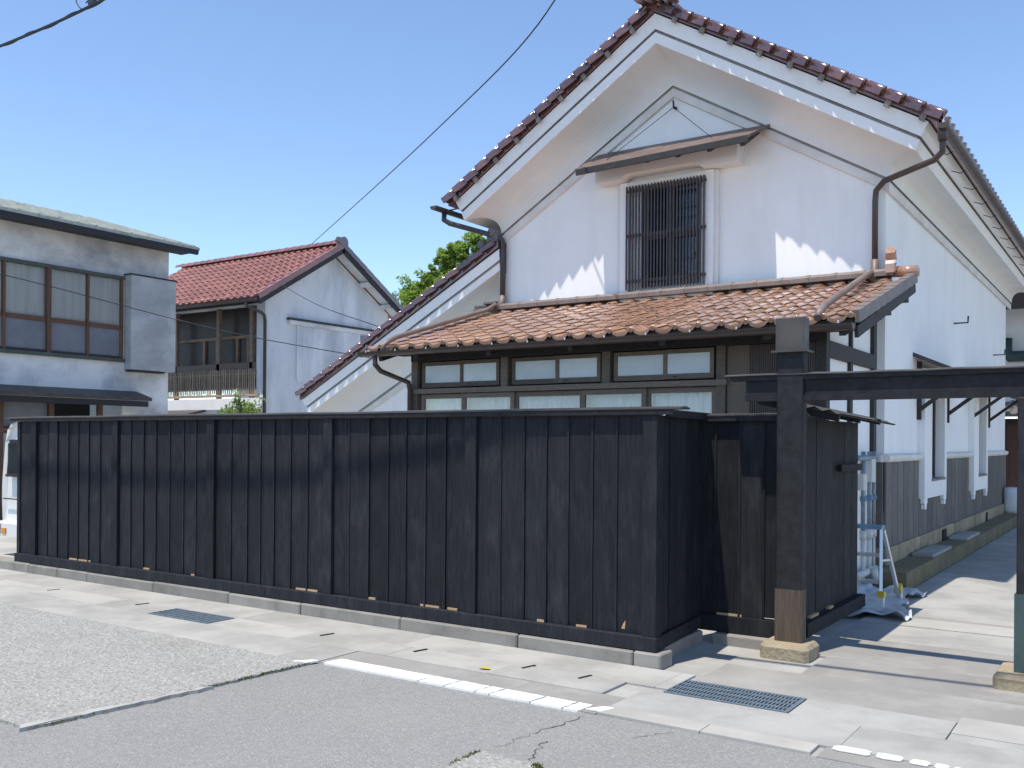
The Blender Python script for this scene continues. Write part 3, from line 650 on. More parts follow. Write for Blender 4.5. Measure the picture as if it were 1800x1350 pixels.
# canopy over it, hung on two wires
can = part('window_canopy', MB().loft([[(-6.36, YK - .02, 5.58), (-6.40, YK - .62, 5.235), (-6.40, YK - .62, 5.20), (-6.36, YK - .02, 5.55)], [(-3.93, YK - .02, 5.57), (-4.0, YK - .62, 5.285), (-4.0, YK - .62, 5.25), (-3.93, YK - .02, 5.54)]], True, True, True), CANOPY, kura)
part('canopy_board', MB().bar((-6.38, YK - .61, 5.19), (-4.01, YK - .61, 5.24), .03, .075), WOODD, can)
for i in range(6):
    xx = -6.2 + 2.1 * i / 5; part('canopy_rafter', MB().bar((xx, YK - .58, 5.195), (xx, YK - .02, 5.50), .05, .05), WOODD, can)
part('hook', MB().tube([(-5.235, YK, 6.02), (-5.235, YK - .05, 6.02), (-5.235, YK - .06, 6.10)], .012, 6).tube([(-5.235, YK - .02, 6.01), (-5.20, YK - .05, 5.99)], .018, 6), IRON, can)
part('stay_wire', MB().tube([(-5.235, YK - .05, 6.01), (-5.98, YK - .50, 5.325)], .0045, 5), IRON, can)
part('stay_wire', MB().tube([(-5.235, YK - .05, 6.01), (-4.52, YK - .48, 5.37)], .0045, 5), IRON, can)
# right side: plinth, slate panels, windows with canopies, hooks
XP = XR + .03
def side_segments(): return [(YK - .02, 13.46), (15.10, 17.66), (19.32, YB)]
for a, b_ in side_segments():
    part('plinth_cap', MB().extr([(XR - .02, 1.395), (XP + .015, 1.395), (XP + .04, 1.425), (XP + .04, 1.47), (XR - .02, 1.50)], lambda p, q, a_: (p, a_, q), a, b_), BAND, kura)
y = YK - .02; k = 0
while y < YB - .05:
    ye = min(y + .31, YB); top = 1.393
    if y < 15.08 and ye > 13.48: top = .86
    if y < 19.30 and ye > 17.68: top = .82
    part('slate_panel', B(XR + .001, XP + rnd.uniform(-.003, .003), y + .012, ye - .012, .40, top, c=.006), PANEL, kura); y = ye
part('panel_backing', B(XR - .01, XR + .016, YK - .005, YB, .40, .80), MORTAR, kura)
for a, b_ in side_segments(): part('panel_backing', B(XR - .01, XR + .0155, a + .02, b_, .802, 1.39), MORTAR, kura)
y = YK - .06; k = 0
while y < YB:
    l = .62 + rnd.uniform(-.08, .1); ye = min(y + l, YB)
    for z0, z1 in ((-.05, .20), (.205, .395)):
        part('foundation_stone', B(XR - .2, XR + .06 + rnd.uniform(-.008, .008), y + .005, ye - .005, z0, z1, c=.012), STONE, kura)
    y = ye
for yv in (14.95, 19.2): part('vent', B(XR + .05, XR + .071, yv, yv + .28, .16, .36), DARK, kura)
# front faces of the plinth at the corner
part('foundation_stone', B(XR - .6, XR - .21, YK - .06, YK + .2, -.05, .395, c=.012), STONE, kura)
part('slate_panel', B(XR - .42, XR - .01, YK - .03, YK - .001, .40, 1.393, c=.006), PANEL, kura)
part('plinth_cap', B(XR - .42, XR - .02, YK - .07, YK - .001, 1.395, 1.48), BAND, kura)
def tall_window(W, y0, y1, zb):
    a, b_, c_, d_ = W
    f = part('tall_window', B(XR + .001, XR + .085, y0, a - .001, zb, 2.62).box(XR + .001, XR + .085, b_ + .001, y1, zb, 2.62).box(XR + .001, XR + .085, a, b_, zb, c_).box(XR + .001, XR + .085, a, b_, d_ + .001, 2.62), PLASTER, kura)
    for q0, q1 in ((y0, y0 + .22), (y1 - .22, y1)):
        part('frame_foot', MB().extr([(q0, zb - .001), (q1, zb - .001), (q1, zb - .06), (q1 - .05, zb - .075), (q1 - .06, zb - .14), (q0 + .05, zb - .14), (q0 + .05, zb - .08), (q0, zb - .06)][::-1], lambda p, q, x_: (x_, p, q), XR + .035, XR + .083), PLASTER, f)
    part('sash', B(XR - .10, XR - .04, a, a + .10, c_, d_).box(XR - .10, XR - .04, b_ - .10, b_, c_, d_).box(XR - .10, XR - .04, a + .10, b_ - .10, c_, c_ + .07).box(XR - .10, XR - .04, a + .10, b_ - .10, d_ - .07, d_), WOODD, f)
    part('pane', B(XR - .075, XR - .07, a + .10, b_ - .10, c_ + .07, d_ - .07), GLASS, f)
    part('curtain', B(XR - .20, XR - .19, a + .02, b_ - .02, c_ + .01, d_), CURTB, f)
    part('sill', B(XR - .03, XR + .10, a - .03, b_ + .03, c_ + .0015, c_ + .03), MORTAR, f)
tall_window(W1, 13.47, 15.09, .88); tall_window(W2, 17.67, 19.31, .82)
for y0, y1 in ((13.1, 15.9), (17.3, 20.3)):
    c_ = part('side_canopy', MB().loft([[(XR + .0, y0, 2.80), (XR + .62, y0, 2.52), (XR + .62, y0, 2.48), (XR, y0, 2.745)], [(XR, y1, 2.80), (XR + .62, y1, 2.52), (XR + .62, y1, 2.48), (XR, y1, 2.745)]], True, True, True), METALCAP, kura)
    part('canopy_board', B(XR + .55, XR + .60, y0 + .02, y1 - .02, 2.42, 2.478), WOODD, c_)
    for yb_ in ((13.4, 15.5) if y0 < 15 else (17.72, 19.85)):
        part('bracket', B(XR + .001, XR + .05, yb_ - .03, yb_ + .03, 1.93, 2.70), WOODD, c_)
        part('bracket', MB().bar((XR + .03, yb_, 2.06), (XR + .56, yb_, 2.47), .045, .05), WOODD, c_)
for yh, zh in ((16.15, 3.50), (20.6, 3.36)): part('wall_hook', MB().tube([(XR - .02, yh, zh), (XR + .20, yh, zh + .0), (XR + .205, yh, zh + .10)], .014, 6), IRON, kura)
# mossy ledge along the right wall
led = part('stone_ledge', B(XR + .075, -2.20, YK - .6, 24, -.02, .205), MOSS, label='low mossy concrete ledge along the foot of the storehouse wall', cat='ledge')
for y0, y1 in ((12.6, 13.9), (15.2, 16.4)): part('cover_slab', B(XR + .10, -2.22, y0, y1, .2065, .245, c=.01), CONC, led)

# ================================================================== LEFT WING with long low verge
wing = thing('storehouse_wing', (-10, 14, 0), 'low white wing with long sloping red tiled verge left of storehouse', 'building')
WXT, WZT, WS = -7.93, 4.55, .525         # top of verge at the storehouse wall
WYF = 11.92                              # wall face
WXE = -12.05
def wline(prof, yb=20.0, m=None):
    rings = []
    for of, os_, h in prof:
        xl = WXE + .45 - os_; rings.append([(xl, yb, WZT + h + WS * (xl - WXT)), (xl, WYF - of, WZT + h + WS * (xl - WXT)), (WXT - .02, WYF - of, WZT + h - WS * .02)])
    mm_ = MB(); mm_.loft(rings, False); return mm_
poly = [(WXE + .45, 0), (WXT - .02, 0), (WXT - .02, WZT - .62), (WXE + .45, WZT - .62 + WS * (WXE + .45 - WXT))]
part('front_wall', MB().extr(poly, lambda p, q, a: (p, a, q), WYF, WYF + .25), PLASTER, wing)
part('side_wall', B(WXE + .45, WXE + .7, WYF + .26, 20, 0, 1.75), PLASTER, wing)
part('moulding_band', wline([(0, 0, -.90), (.04, .04, -.89), (.04, .04, -.80)]), BAND, wing)
part('moulding_groove', wline([(.04, .04, -.80), (.02, .02, -.795), (.02, .02, -.765), (.05, .05, -.755)]), GROOVE, wing)
wc = [(.05 + .42 * (1 - math.cos(t * math.pi / 2)), .05 + .25 * (1 - math.cos(t * math.pi / 2)), -.755 + .335 * math.sin(t * math.pi / 2)) for t in [i / 8 for i in range(9)]]
part('curved_cornice', wline(wc), COVE, wing)
part('lower_fascia', wline([(.47, .30, -.42), (.48, .31, -.415), (.49, .34, -.315)]), PLASTER, wing)
part('fascia_groove', wline([(.49, .34, -.315), (.465, .32, -.31), (.465, .32, -.275), (.495, .35, -.27)]), GROOVE, wing)
part('upper_fascia', wline([(.495, .35, -.27), (.51, .42, -.115), (.3, .3, -.11)]), PLASTER, wing)
wa = math.atan(WS); wl_ = WXT - .02 - WXE
wroof = part('roof', MB().loft([[(WXE, WYF - .54, WZT - WS * (wl_ + .02) - .105), (WXT - .02, WYF - .54, WZT - .105), (WXT - .02, WYF - .54, WZT - .02), (WXE, WYF - .54, WZT - WS * (wl_ + .02) - .02)],
                                 [(WXE, 20.3, WZT - WS * (wl_ + .02) - .105), (WXT - .02, 20.3, WZT - .105), (WXT - .02, 20.3, WZT - .02), (WXE, 20.3, WZT - WS * (wl_ + .02) - .02)]], True, True, True), TILE_K, wing)
wv = verge_tile('verge_tile', .215 / math.cos(wa), TILE_K, 1, r=.036, skirt=.045)
k = 0; xx = WXE - .03
while xx < WXT - .1:
    inst('verge_tile', wv, (xx, WYF - .56, WZT + WS * (xx - WXT) - .005 + rnd.uniform(-.004, .004)), Euler((wa + rnd.uniform(-.012, .012), 0, R(-90))), wroof); xx += .215
m = MB(); prof = []; y = WYF - .5
while y < 20.2:
    for q in range(6):
        t = q / 6; prof.append((y + .27 * t, (-.02 * math.sin(math.pi * t / .66) if t < .66 else .03 * math.sin(math.pi * (t - .66) / .34)) + .02))
    y += .27
m.loft([[(xq, yy, WZT + WS * (xq - WXT) + zz) for yy, zz in prof] for xq in (WXE + .02, WXT - .03)], False, smooth=True); part('pantile_field', m, TILE_K, wroof, kind='stuff')
part('flashing_tiles', B(WXT - .20, WXT - .025, WYF - .57, 20, WZT - .02, WZT + .10).tube([(WXT - .11, WYF - .6, WZT + .12), (WXT - .11, 20, WZT + .12)], .06, 8).tube([(WXT - .30, WYF - .6, WZT - .04), (WXT - .30, WYF - .3, WZT - .04)], .06, 8), TILE_G, wroof)

# ================================================================== LEAN-TO with brown tiles in front of the gable
lean = thing('lean_to_house', (-5.3, 10.4, 0), 'low timber lean-to with glossy brown tiled roof and sliding windows', 'building')
EY, EZ, TY, TZ = 8.90, 2.765, YK - .10, 3.50        # eave and top of the tile plane
X0, X1 = -8.22, -2.24
bs = (TZ - EZ) / (TY - EY); ba = math.atan(bs)
NB, NRW = 24, 10; pw = (X1 - X0 - .02) / NB; ex = (TY - EY) / math.cos(ba) / NRW
broof = part('roof', MB().loft([[(X0 + .03, EY + .05, EZ - .085 + bs * .05), (X1 - .03, EY + .05, EZ - .085 + bs * .05), (X1 - .03, EY + .05, EZ - .03 + bs * .05), (X0 + .03, EY + .05, EZ - .03 + bs * .05)],
                                 [(X0 + .03, TY + .09, TZ - .06), (X1 - .03, TY + .09, TZ - .06), (X1 - .03, TY + .09, TZ - .005), (X0 + .03, TY + .09, TZ - .005)]], True, True, True), WOODD, lean)
pt = pantile('roof_tile', pw, ex + .06, TILE_B, pan=.025, roll=.022, lift=.019)
pe = pantile('eave_tile', pw, ex + .06, TILE_B, pan=.030, roll=.024, lip=.026, lift=.019)
for j in range(NRW):
    for i in range(NB):
        d = ex * j
        inst('eave_tile' if j == 0 else 'roof_tile', pe if j == 0 else pt, (X0 + .01 + pw * (i + .5) + rnd.uniform(-.003, .003), EY + d * math.cos(ba), EZ + d * math.sin(ba) + rnd.uniform(-.002, .002)),
             Euler((ba - .012 + rnd.uniform(-.008, .008), rnd.uniform(-.008, .008), rnd.uniform(-.01, .01))), broof)
vme = MB().box(-.03, .012, 0, ex + .01, -.07, .045).box(-.08, -.03, 0, ex + .02, .025, .045); vme = vme.mesh('verge_tile', (0, 0, 0)); vme.materials.append(GUTG)
for j in range(NRW): inst('verge_tile', vme, (X1 + .02, EY + ex * j * math.cos(ba), EZ + ex * j * math.sin(ba) + .012), Euler((ba - .02, 0, 0)), broof)
part('barge_board', MB().bar((X1 - .02, EY + .10, EZ - .13), (X1 - .02, TY + .09, TZ - .105), .035, .11), WOODD, broof)
for xr_ in (X1 - .14, -3.1, -4.2, -5.3, -6.4, -7.5, X0 + .15):
    part('rafter', MB().bar((xr_, EY + .08, EZ - .125), (xr_, TY + .05, TZ - .09), .06, .075), WOODD, broof)
part('purlin', B(X0 + .1, X1 - .03, 9.38, 9.50, 2.70, 2.80), WOODD, broof)
part('purlin_end', MB().extr([(9.7, 2.86), (9.9, 2.84), (9.92, 2.92), (9.7, 2.94)], lambda p, q, a: (a, p, q), -2.70, X1 + .0), WOODD, broof)
for yy_, zz_ in ((10.45, 3.06), (11.3, 3.30)): part('purlin_end', B(-2.75, X1 - .04, yy_ - .06, yy_ + .06, zz_ - .10, zz_ + .02), WOODD, broof)
# ridge course against the wall
x = X0 + .32
while x < X1 - .35:
    part('ridge_tile', MB().loft([[(x + dx, TY - .10 + a, TZ + .03 + b_) for a, b_ in ((0, 0), (.0, .05), (.04, .085), (.13, .095), (.19, .095), (.19, 0))] for dx in (.0, .315)], True, True, True), GUTG, broof)
    part('ridge_tile_joint', MB().loft([[(x + dx, TY - .106 + a, TZ + .028 + b_) for a, b_ in ((0, 0), (.0, .054), (.04, .092), (.13, .102), (.19, .102), (.19, 0))] for dx in (.30, .335)], True, True, True), GUTG, broof)
    x += .32
for k, (a, b_) in enumerate(((-8.36, -7.98), (-8.34, -8.12), (-8.18, -7.95))):
    part('ridge_tile', B(a, b_, TY - .12, TY + .08, TZ + .03 + .045 * k, TZ + .068 + .045 * k, c=.008), TILE_G, broof)
pts = [(0, 0), (.20, 0), (.20, .05), (.17, .10), (.20, .15), (.205, .22), (.17, .29), (.10, .31), (.03, .29), (-.0, .22), (.035, .16), (.0, .10)]
part('ridge_end_ornament', MB().extr(pts, lambda p, q, a: (a, TY - .16 + p, TZ + .05 + q), -2.52, -2.42), TILE_B, broof)
part('ridge_end_scroll', MB().tube([(-2.53, TY - .06, TZ + .26), (-2.41, TY - .06, TZ + .26)], .055, 12).tube([(-2.53, TY - .07, TZ + .12), (-2.41, TY - .07, TZ + .12)], .05, 12), TILE_B, broof)
part('ridge_tile', MB().tube([(-2.42, TY - .03, TZ + .07), (X1 + .05, TY - .03, TZ + .06)], .065, 10), TILE_B, broof)
# gutter, roof pipes
gz_ = EZ - .055
bg_ = part('gutter', half_round([(X0 - .05, EY - .07, gz_), (X1 + .0, EY - .07, gz_ - .015)], .062, False), GUT, lean)
for i in range(13):
    x = X0 + .1 + .48 * i; part('gutter_bracket', B(x - .007, x + .007, EY - .137, EY - .125, gz_ - .012, gz_ + .012), ALU, bg_)
def on_roof(x, y, up=.05): return (x, y, EZ + bs * (y - EY) + up)
part('roof_pipe', MB().tube([(XC - HW - .05, TY - .1, TZ + .10), on_roof(-7.99, TY - .30, .085), on_roof(-7.92, EY + .20, .085), on_roof(-7.90, EY + .06, .07), (-7.90, EY - .05, EZ + .02), (-7.90, EY - .07, EZ - .06)], .032, 10), GUTG, lean)
part('roof_pipe', MB().tube([(XR - .11, TY - .06, TZ + .08), on_roof(-2.72, TY - .25, .085), on_roof(-2.58, EY + .22, .09), on_roof(-2.57, EY + .06, .07), (-2.57, EY - .06, EZ + .0)], .036, 10), GUTG, lean)
part('downpipe', MB().tube([(-8.02, EY - .07, gz_ - .04), (-8.02, EY - .07, gz_ - .16), (-7.99, EY - .0, gz_ - .24), (-7.90, 9.33, 2.35), (-7.90, 9.36, 2.25), (-7.90, 9.36, 0)], .033, 10), GUT, lean)
# front wall
WY = 9.46
def wbox(x0, x1, z0, z1, y0=WY - .05, y1=WY + .05): return B(x0, x1, y0, y1, z0, z1)
part('wall_base', wbox(-7.90, -2.64, 0, .55), BOARD, lean)
part('head_beam', wbox(-7.92, -2.64, 2.62, 2.76, WY - .06, WY + .06), WOODD, lean)
part('middle_rail', wbox(-7.92, -3.66, 2.205, 2.265, WY - .075, WY + .05), WOODW, lean)
for x in (-7.87, -6.47, -5.085, -3.73): part('post', wbox(x - .05, x + .05, 2.266, 2.619), WOODW, lean)
part('post', wbox(-7.92, -7.82, .55, 2.204), WOODW, lean); part('post', wbox(-2.74, -2.64, .55, 2.619, WY - .06, WY + .05), WOODD, lean); part('post', wbox(-3.78, -3.68, .55, 2.204), WOODW, lean)
def sliding(x0, x1, z0, z1, fw, y, pane_mat, curtain=None, mids=()):
    f = MB().box(x0, x1, y, y + .03, z0, z0 + fw * 1.3).box(x0, x1, y, y + .03, z1 - fw, z1).box(x0, x0 + fw, y, y + .03, z0 + fw * 1.3, z1 - fw).box(x1 - fw, x1, y, y + .03, z0 + fw * 1.3, z1 - fw)
    s = part('sash', f, WOODW, lean)
    part('pane', B(x0 + fw, x1 - fw, y + .012, y + .016, z0 + fw * 1.3, z1 - fw), pane_mat, s)
    return s
for a, b_ in ((-7.80, -6.53), (-6.41, -5.14), (-5.03, -3.79)):
    mid = (a + b_) / 2 + .04
    s1 = sliding(a + .02, mid + .02, 2.285, 2.605, .045, WY - .005, FROST); s2 = sliding(mid - .02, b_ - .02, 2.285, 2.605, .045, WY - .038, FROST)
    part('latch', B(mid + .10, mid + .14, WY - .043, WY - .039, 2.305, 2.32), IRON, s2)
lx = [-7.80, -7.12, -6.36, -5.42, -4.62, -3.84]
for i in range(5):
    sliding(lx[i] + .01, lx[i + 1] + .03 if i < 4 else -3.79, .60, 2.195, .055, WY - .005 - .034 * (i % 2), GLASS)
n = 260; crt = MB()
crt.loft([[(-7.75 + 3.9 * i / n, WY + .12 + .022 * math.sin(i * .9) + .012 * math.sin(i * .37), z) for i in range(n + 1)] for z in (.6, 2.19)], False, smooth=True)
part('curtain', crt, CURTW, lean)
part('board_panel', wbox(-3.67, -3.435, .56, 2.615, WY - .02, WY + .03), BOARD, lean)
m = MB(); nn = 60
for i in range(nn):
    x = -3.43 + .68 * i / nn; d = .012 if i % 2 else 0
    m.box(x, x + .68 / nn, WY - .03 + d, WY + .02, .56, 2.612)
part('ribbed_shutter', m, SHUT, lean)
# right flank: timber frame with plaster infill
TX = -2.69
part('flank_infill', MB().extr([(9.56, 0), (YK - .03, 0), (YK - .03, 3.36), (9.56, 2.80)], lambda p, q, a: (a, p, q), TX - .06, TX), PLASTER, lean)
part('flank_post', B(TX - .07, TX + .035, 10.36, 10.46, 0, 2.46), WOODD, lean); part('flank_post', B(TX - .07, TX + .045, 11.34, 11.47, 0, 3.30), WOODD, lean)
part('flank_beam', B(TX - .07, TX + .05, 9.52, 11.335, 2.465, 2.625), WOODD, lean)
part('flank_post', B(TX - .07, TX + .03, 9.513, 9.60, 0, 2.46), WOODD, lean)
part('flank_strut', B(TX - .07, TX + .032, 10.40, 10.47, 2.63, 2.98), WOODD, lean)
part('left_flank', MB().extr([(9.52, 0), (YK - .01, 0), (YK - .01, 3.36), (9.52, 2.78)], lambda p, q, a: (a, p, q), -7.91, -7.85), PLASTER, lean)
part('back_room', B(-7.84, -2.77, 10.6, 10.65, .0, 2.75), BOARD, lean)

# ================================================================== LEFT HOUSE (two storeys, metal roof)
H1X = -18.06
h1 = thing('plaster_house', (-20, 9, 0), 'weathered two storey white house with wooden windows and pale metal roof', 'building')
m = MB(); wy0, wy1, wz0, wz1 = 5.2, 12.02, 3.24, 5.03
for a in ((4.0, wy0, 0, 5.86), (wy1, 13.14, 0, 5.86), (wy0, wy1, 2.35, wz0), (wy0, wy1, wz1, 5.86)): m.box(H1X - .2, H1X, *a)
m.box(H1X - .2, H1X, wy0, 9.0, 0, 2.349)
m.box(-25, H1X - .201, 12.94, 13.14, 0, 5.86).box(-25, H1X - .201, 4.0, 4.2, 0, 5.86)
m.add([(H1X, 13.14, 5.86), (-25, 13.14, 5.86), (-21.53, 13.14, 6.85)], [(0, 1, 2)])
part('wall', m, DIRTY1, h1)
ex_, ez_ = -17.46, 5.83; rs_ = .285
r1 = part('roof', MB().loft([[(ex_, y, ez_ - .05), (ex_, y, ez_), (-21.53, y, ez_ + rs_ * 4.07), (-25.6, y, ez_), (-25.6, y, ez_ - .05), (-21.53, y, ez_ + rs_ * 4.07 - .06)] for y in (3.5, 13.5)], True, True, True), METALROOF, h1)
for k in range(26):
    y = 3.6 + .39 * k; part('roof_seam', MB().bar((ex_ + .02, y, ez_ + .014), (-21.5, y, ez_ + rs_ * 4.04 + .014), .03, .028), METALROOF, r1)
for k in range(4):
    x = ex_ - .02 - .5 * k
    part('roof_lap', B(x - .02, x, 3.5, 13.48, ez_ + rs_ * (ex_ - x) + .001, ez_ + rs_ * (ex_ - x) + .012), METALROOF, r1)
part('eave_board', B(ex_ - .06, ex_ - .012, 3.52, 13.46, ez_ - .155, ez_ - .051), IRON, r1)
part('soffit', B(H1X + .001, ex_ - .061, 3.52, 13.46, ez_ - .10, ez_ - .075), WOODD, r1)
part('verge_board', MB().bar((ex_ - .02, 13.47, ez_ - .09), (-21.53, 13.47, ez_ + rs_ * 4.05 - .10), .03, .10), IRON, r1)
w1_ = part('window_band', B(H1X - .05, H1X + .06, wy0, wy1, wz1 - .07, wz1).box(H1X - .05, H1X + .07, wy0, wy1, wz0 - .02, wz0 + .05), GREENP, h1)
ys_ = [5.3, 6.15, 7.0, 7.85, 8.68, 9.50, 10.37, 11.21, 11.98]
for i, y in enumerate(ys_):
    wd_ = .085 if i in (6, 2) else .045
    part('mullion', B(H1X - .04, H1X + .045 + (.02 if i in (6, 2) else 0), y - wd_ / 2, y + wd_ / 2, wz0 + .05, wz1 - .07), WOODR, w1_)
for i in range(len(ys_) - 1):
    a, b_ = ys_[i] + .045, ys_[i + 1] - .045
    part('sash_rail', B(H1X - .03, H1X + .03, a, b_, 3.90, 3.99), WOODR, w1_)
    part('sash_rail', B(H1X - .03, H1X + .025, a, b_, wz0 + .051, wz0 + .10), WOODD, w1_)
    part('pane', B(H1X - .004, H1X, a, b_, 3.99, wz1 - .07), GLASS, w1_); part('pane', B(H1X - .006, H1X - .002, a, b_, wz0 + .10, 3.90), CURTB, w1_)
n = 220
part('curtain', MB().loft([[(H1X - .045 + .016 * math.sin(i * .75) + .012 * math.sin(i * .31), wy0 + (wy1 - wy0) * i / n, z) for i in range(n + 1)] for z in (3.95, wz1 - .05)], False, smooth=True), CURT, w1_)
sb = part('shutter_box', B(H1X + .001, H1X + .24, 12.05, 13.15, 3.07, 5.06), SHBOX, h1)
part('box_lid', B(H1X + .001, H1X + .26, 12.03, 13.17, 5.061, 5.09), IRON, sb); part('box_base', B(H1X + .001, H1X + .22, 12.08, 12.9, 3.03, 3.069), WOODD, sb)
lc = part('lower_canopy', MB().loft([[(H1X + .001, y, 2.62), (H1X + .55, y, 2.47), (H1X + .55, y, 2.40), (H1X + .001, y, 2.55)] for y in (4.0, 12.35)], True, True, True), METALCAP, h1)
part('canopy_beam', B(H1X + .40, H1X + .50, 4.2, 12.3, 2.28, 2.395), IRON, lc)
for y in (9.45, 10.45, 11.5): part('post', B(H1X - .05, H1X + .04, y - .05, y + .05, 0, 2.349), WOODR, h1)
part('dark_entrance', B(H1X - 1.2, H1X - 1.15, 9.0, 12.0, 0, 2.34), WOODD, h1)
part('lower_rail', B(H1X - .02, H1X + .05, 9.0, 12.0, 1.72, 1.80), WOODR, h1); part('lower_panel', B(H1X - .06, H1X - .03, 9.0, 11.98, 0, 1.70), SHBOX, h1)
part('lower_pane', B(H1X - .06, H1X - .05, 9.05, 10.4, 1.82, 2.33), CURTB, h1)

# ================================================================== HOUSE WITH RED TILES
H2X, H2Y = -19.42, 17.10
h2 = thing('red_roofed_house', (-22, 19.5, 0), 'pale mouldy house with red tiled roof and slatted balcony beyond the fence', 'building')
ry, rz, sl2 = 19.5, 7.10, .60; a2 = math.atan(sl2)
def hz(y): return rz - .16 - sl2 * abs(y - ry)
m = MB(); m.extr([(H2Y, 0), (21.95, 0), (21.95, hz(21.95)), (ry, rz - .16), (H2Y, hz(H2Y))], lambda p, q, a: (a, p, q), H2X - .2, H2X); part('gable_wall', m, DIRTY2, h2)
m = MB(); m.box(-26, H2X - .201, H2Y, H2Y + .2, 0, 2.72).box(-26, H2X - .201, H2Y, H2Y + .2, 5.2, 5.48).box(H2X - .33, H2X - .201, H2Y, H2Y + .2, 2.72, 5.20).box(-26, -24.6, H2Y, H2Y + .2, 2.72, 5.20)
part('front_wall', m, DIRTY2, h2)
EYF, EYB, VX = 16.45, 22.4, -18.95
r2 = part('roof', MB().loft([[(x, EYF, rz - sl2 * (ry - EYF) - .09), (x, EYF, rz - sl2 * (ry - EYF)), (x, ry, rz), (x, EYB, rz - sl2 * (EYB - ry)), (x, EYB, rz - sl2 * (EYB - ry) - .09), (x, ry, rz - .09)] for x in (-26.2, VX)], True, True, True), TILE_R, h2)
tw, te = .262, .335
pt2 = pantile('roof_tile', tw, te + .05, TILE_R, pan=.03, roll=.034, lift=.03, n=9); pe2 = pantile('eave_tile', tw, te + .05, TILE_R, pan=.03, roll=.036, lift=.03, lip=.035, n=9)
nr = int((ry - EYF) / math.cos(a2) / te) + 1
for j in range(nr):
    for i in range(27):
        x = VX - .04 - tw * (i + .5); d = te * j - .04
        if d * math.cos(a2) > ry - EYF - .1: continue
        inst('eave_tile' if j == 0 else 'roof_tile', pe2 if j == 0 else pt2, (x, EYF + d * math.cos(a2), rz - sl2 * (ry - EYF) + d * math.sin(a2) + .03), Euler((a2 - .02 + rnd.uniform(-.006, .006), 0, rnd.uniform(-.008, .008))), r2)
rt = MB().loft([[(-.16 + .32 * t, .13 * math.cos(math.pi * j / 8) * s_, .12 * math.sin(math.pi * j / 8) * s_) for j in range(9)] for t, s_ in ((0, 1), (.9, 1), (.9, 1.07), (1.02, 1.07))], False, smooth=True).mesh('ridge_tile', (0, 0, 0)); rt.materials.append(TILE_R)
for i in range(23): inst('ridge_tile', rt, (VX - .15 - .32 * i, ry, rz + .06), (0, 0, 0), r2)
part('ridge_end', MB().tube([(VX + .06, ry, rz + .10), (VX - .12, ry, rz + .10)], .15, 12).box(VX - .1, VX + .04, ry - .17, ry + .17, rz - .06, rz + .10), TILE_K, r2)
for s, ye in ((-1, EYF), (1, EYB)):
    part('barge_board', MB().bar((VX + .012, ye, rz - sl2 * abs(ye - ry) - .09), (VX + .012, ry, rz - .09), .05, .22), WOODD, r2)
    vtl = MB().box(-.06, .05, 0, te, -.09, .05).mesh('verge_tile', (0, 0, 0)); vtl.materials.append(TILE_R if s < 0 else TILE_K)
    for j in range(nr + 1):
        d = te * j - .03
        if d * math.cos(a2) > abs(ry - ye) - .05: continue
        inst('verge_tile', vtl, (VX, ye - s * d * math.cos(a2), rz - sl2 * abs(ye - ry) + d * math.sin(a2) + .04), Euler((a2 - .03, 0, 0 if s < 0 else math.pi)), r2)
part('back_wall', B(-26, H2X - .201, 21.75, 21.95, 0, 5.4), DIRTY2, h2)
for s_ in (-1, 1): part('soffit', MB().loft([[(H2X + .001, ry + s_ * d, rz - .105 - sl2 * d), (VX - .05, ry + s_ * d, rz - .105 - sl2 * d), (VX - .05, ry + s_ * d, rz - .095 - sl2 * d), (H2X + .001, ry + s_ * d, rz - .095 - sl2 * d)] for d in (0, 2.9)], True, True, True), DIRTY2, r2)
for q in (17.9, 20.7, 21.6): part('purlin_end', B(H2X + .001, VX - .05, q - .06, q + .06, hz(q) - .10, hz(q) + .02), DIRTY2, r2)
part('eave_board', B(-26, VX - .03, EYF + .02, EYF + .06, rz - sl2 * (ry - EYF) - .16, rz - sl2 * (ry - EYF) - .091), WOODD, r2)
g2 = part('gutter', half_round([(-26, EYF - .05, 5.24), (VX + .0, EYF - .05, 5.20)], .06, False), GUTK, h2)
part('downpipe', MB().tube([(-19.35, EYF - .05, 5.15), (-19.35, EYF - .02, 5.05), (-19.36, H2Y - .2, 4.95), (H2X + .05, H2Y - .08, 4.88), (H2X + .06, H2Y - .06, 4.75), (H2X + .06, H2Y - .06, 0)], .045, 8), GUTK, h2)
# recessed balcony
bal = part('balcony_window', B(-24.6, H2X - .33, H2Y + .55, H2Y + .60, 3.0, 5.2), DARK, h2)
TANP = mat('weathered_post_wood', (.27, .20, .15), (.2, .15, .11), 8, rough=.7)
for x in (-23.2, -21.35, -20.0): part('post', B(x - .06, x + .06, H2Y + .02, H2Y + .12, 2.725, 5.198), TANP, bal)
part('ceiling', B(-24.6, H2X - .335, H2Y + .201, H2Y + 1.0, 5.19, 5.22), WOODD, bal)
TANW = mat('tan_frame_wood', (.30, .20, .13), (.22, .15, .10), 8, rough=.7)
part('rail', B(-24.6, H2X - .335, H2Y + .30, H2Y + .355, 4.38, 4.46), TANW, bal)
part('transom_glass', B(-24.6, H2X - .335, H2Y + .36, H2Y + .365, 3.4, 5.19), DPANE, bal)
for x in (-24.0, -22.3, -21.75, -20.9, -20.45): part('sash_stile', B(x - .045, x + .045, H2Y + .30, H2Y + .355, 3.3, 4.379), TANW, bal)
part('parapet_board', B(-24.6, H2X - .335, H2Y + .02, H2Y + .06, 3.28, 3.68), BOARD, h2)
sl_ = MB().box(-.016, .016, -.01, .01, 0, .66).mesh('slat', (0, 0, 0)); sl_.materials.append(BAMBOO)
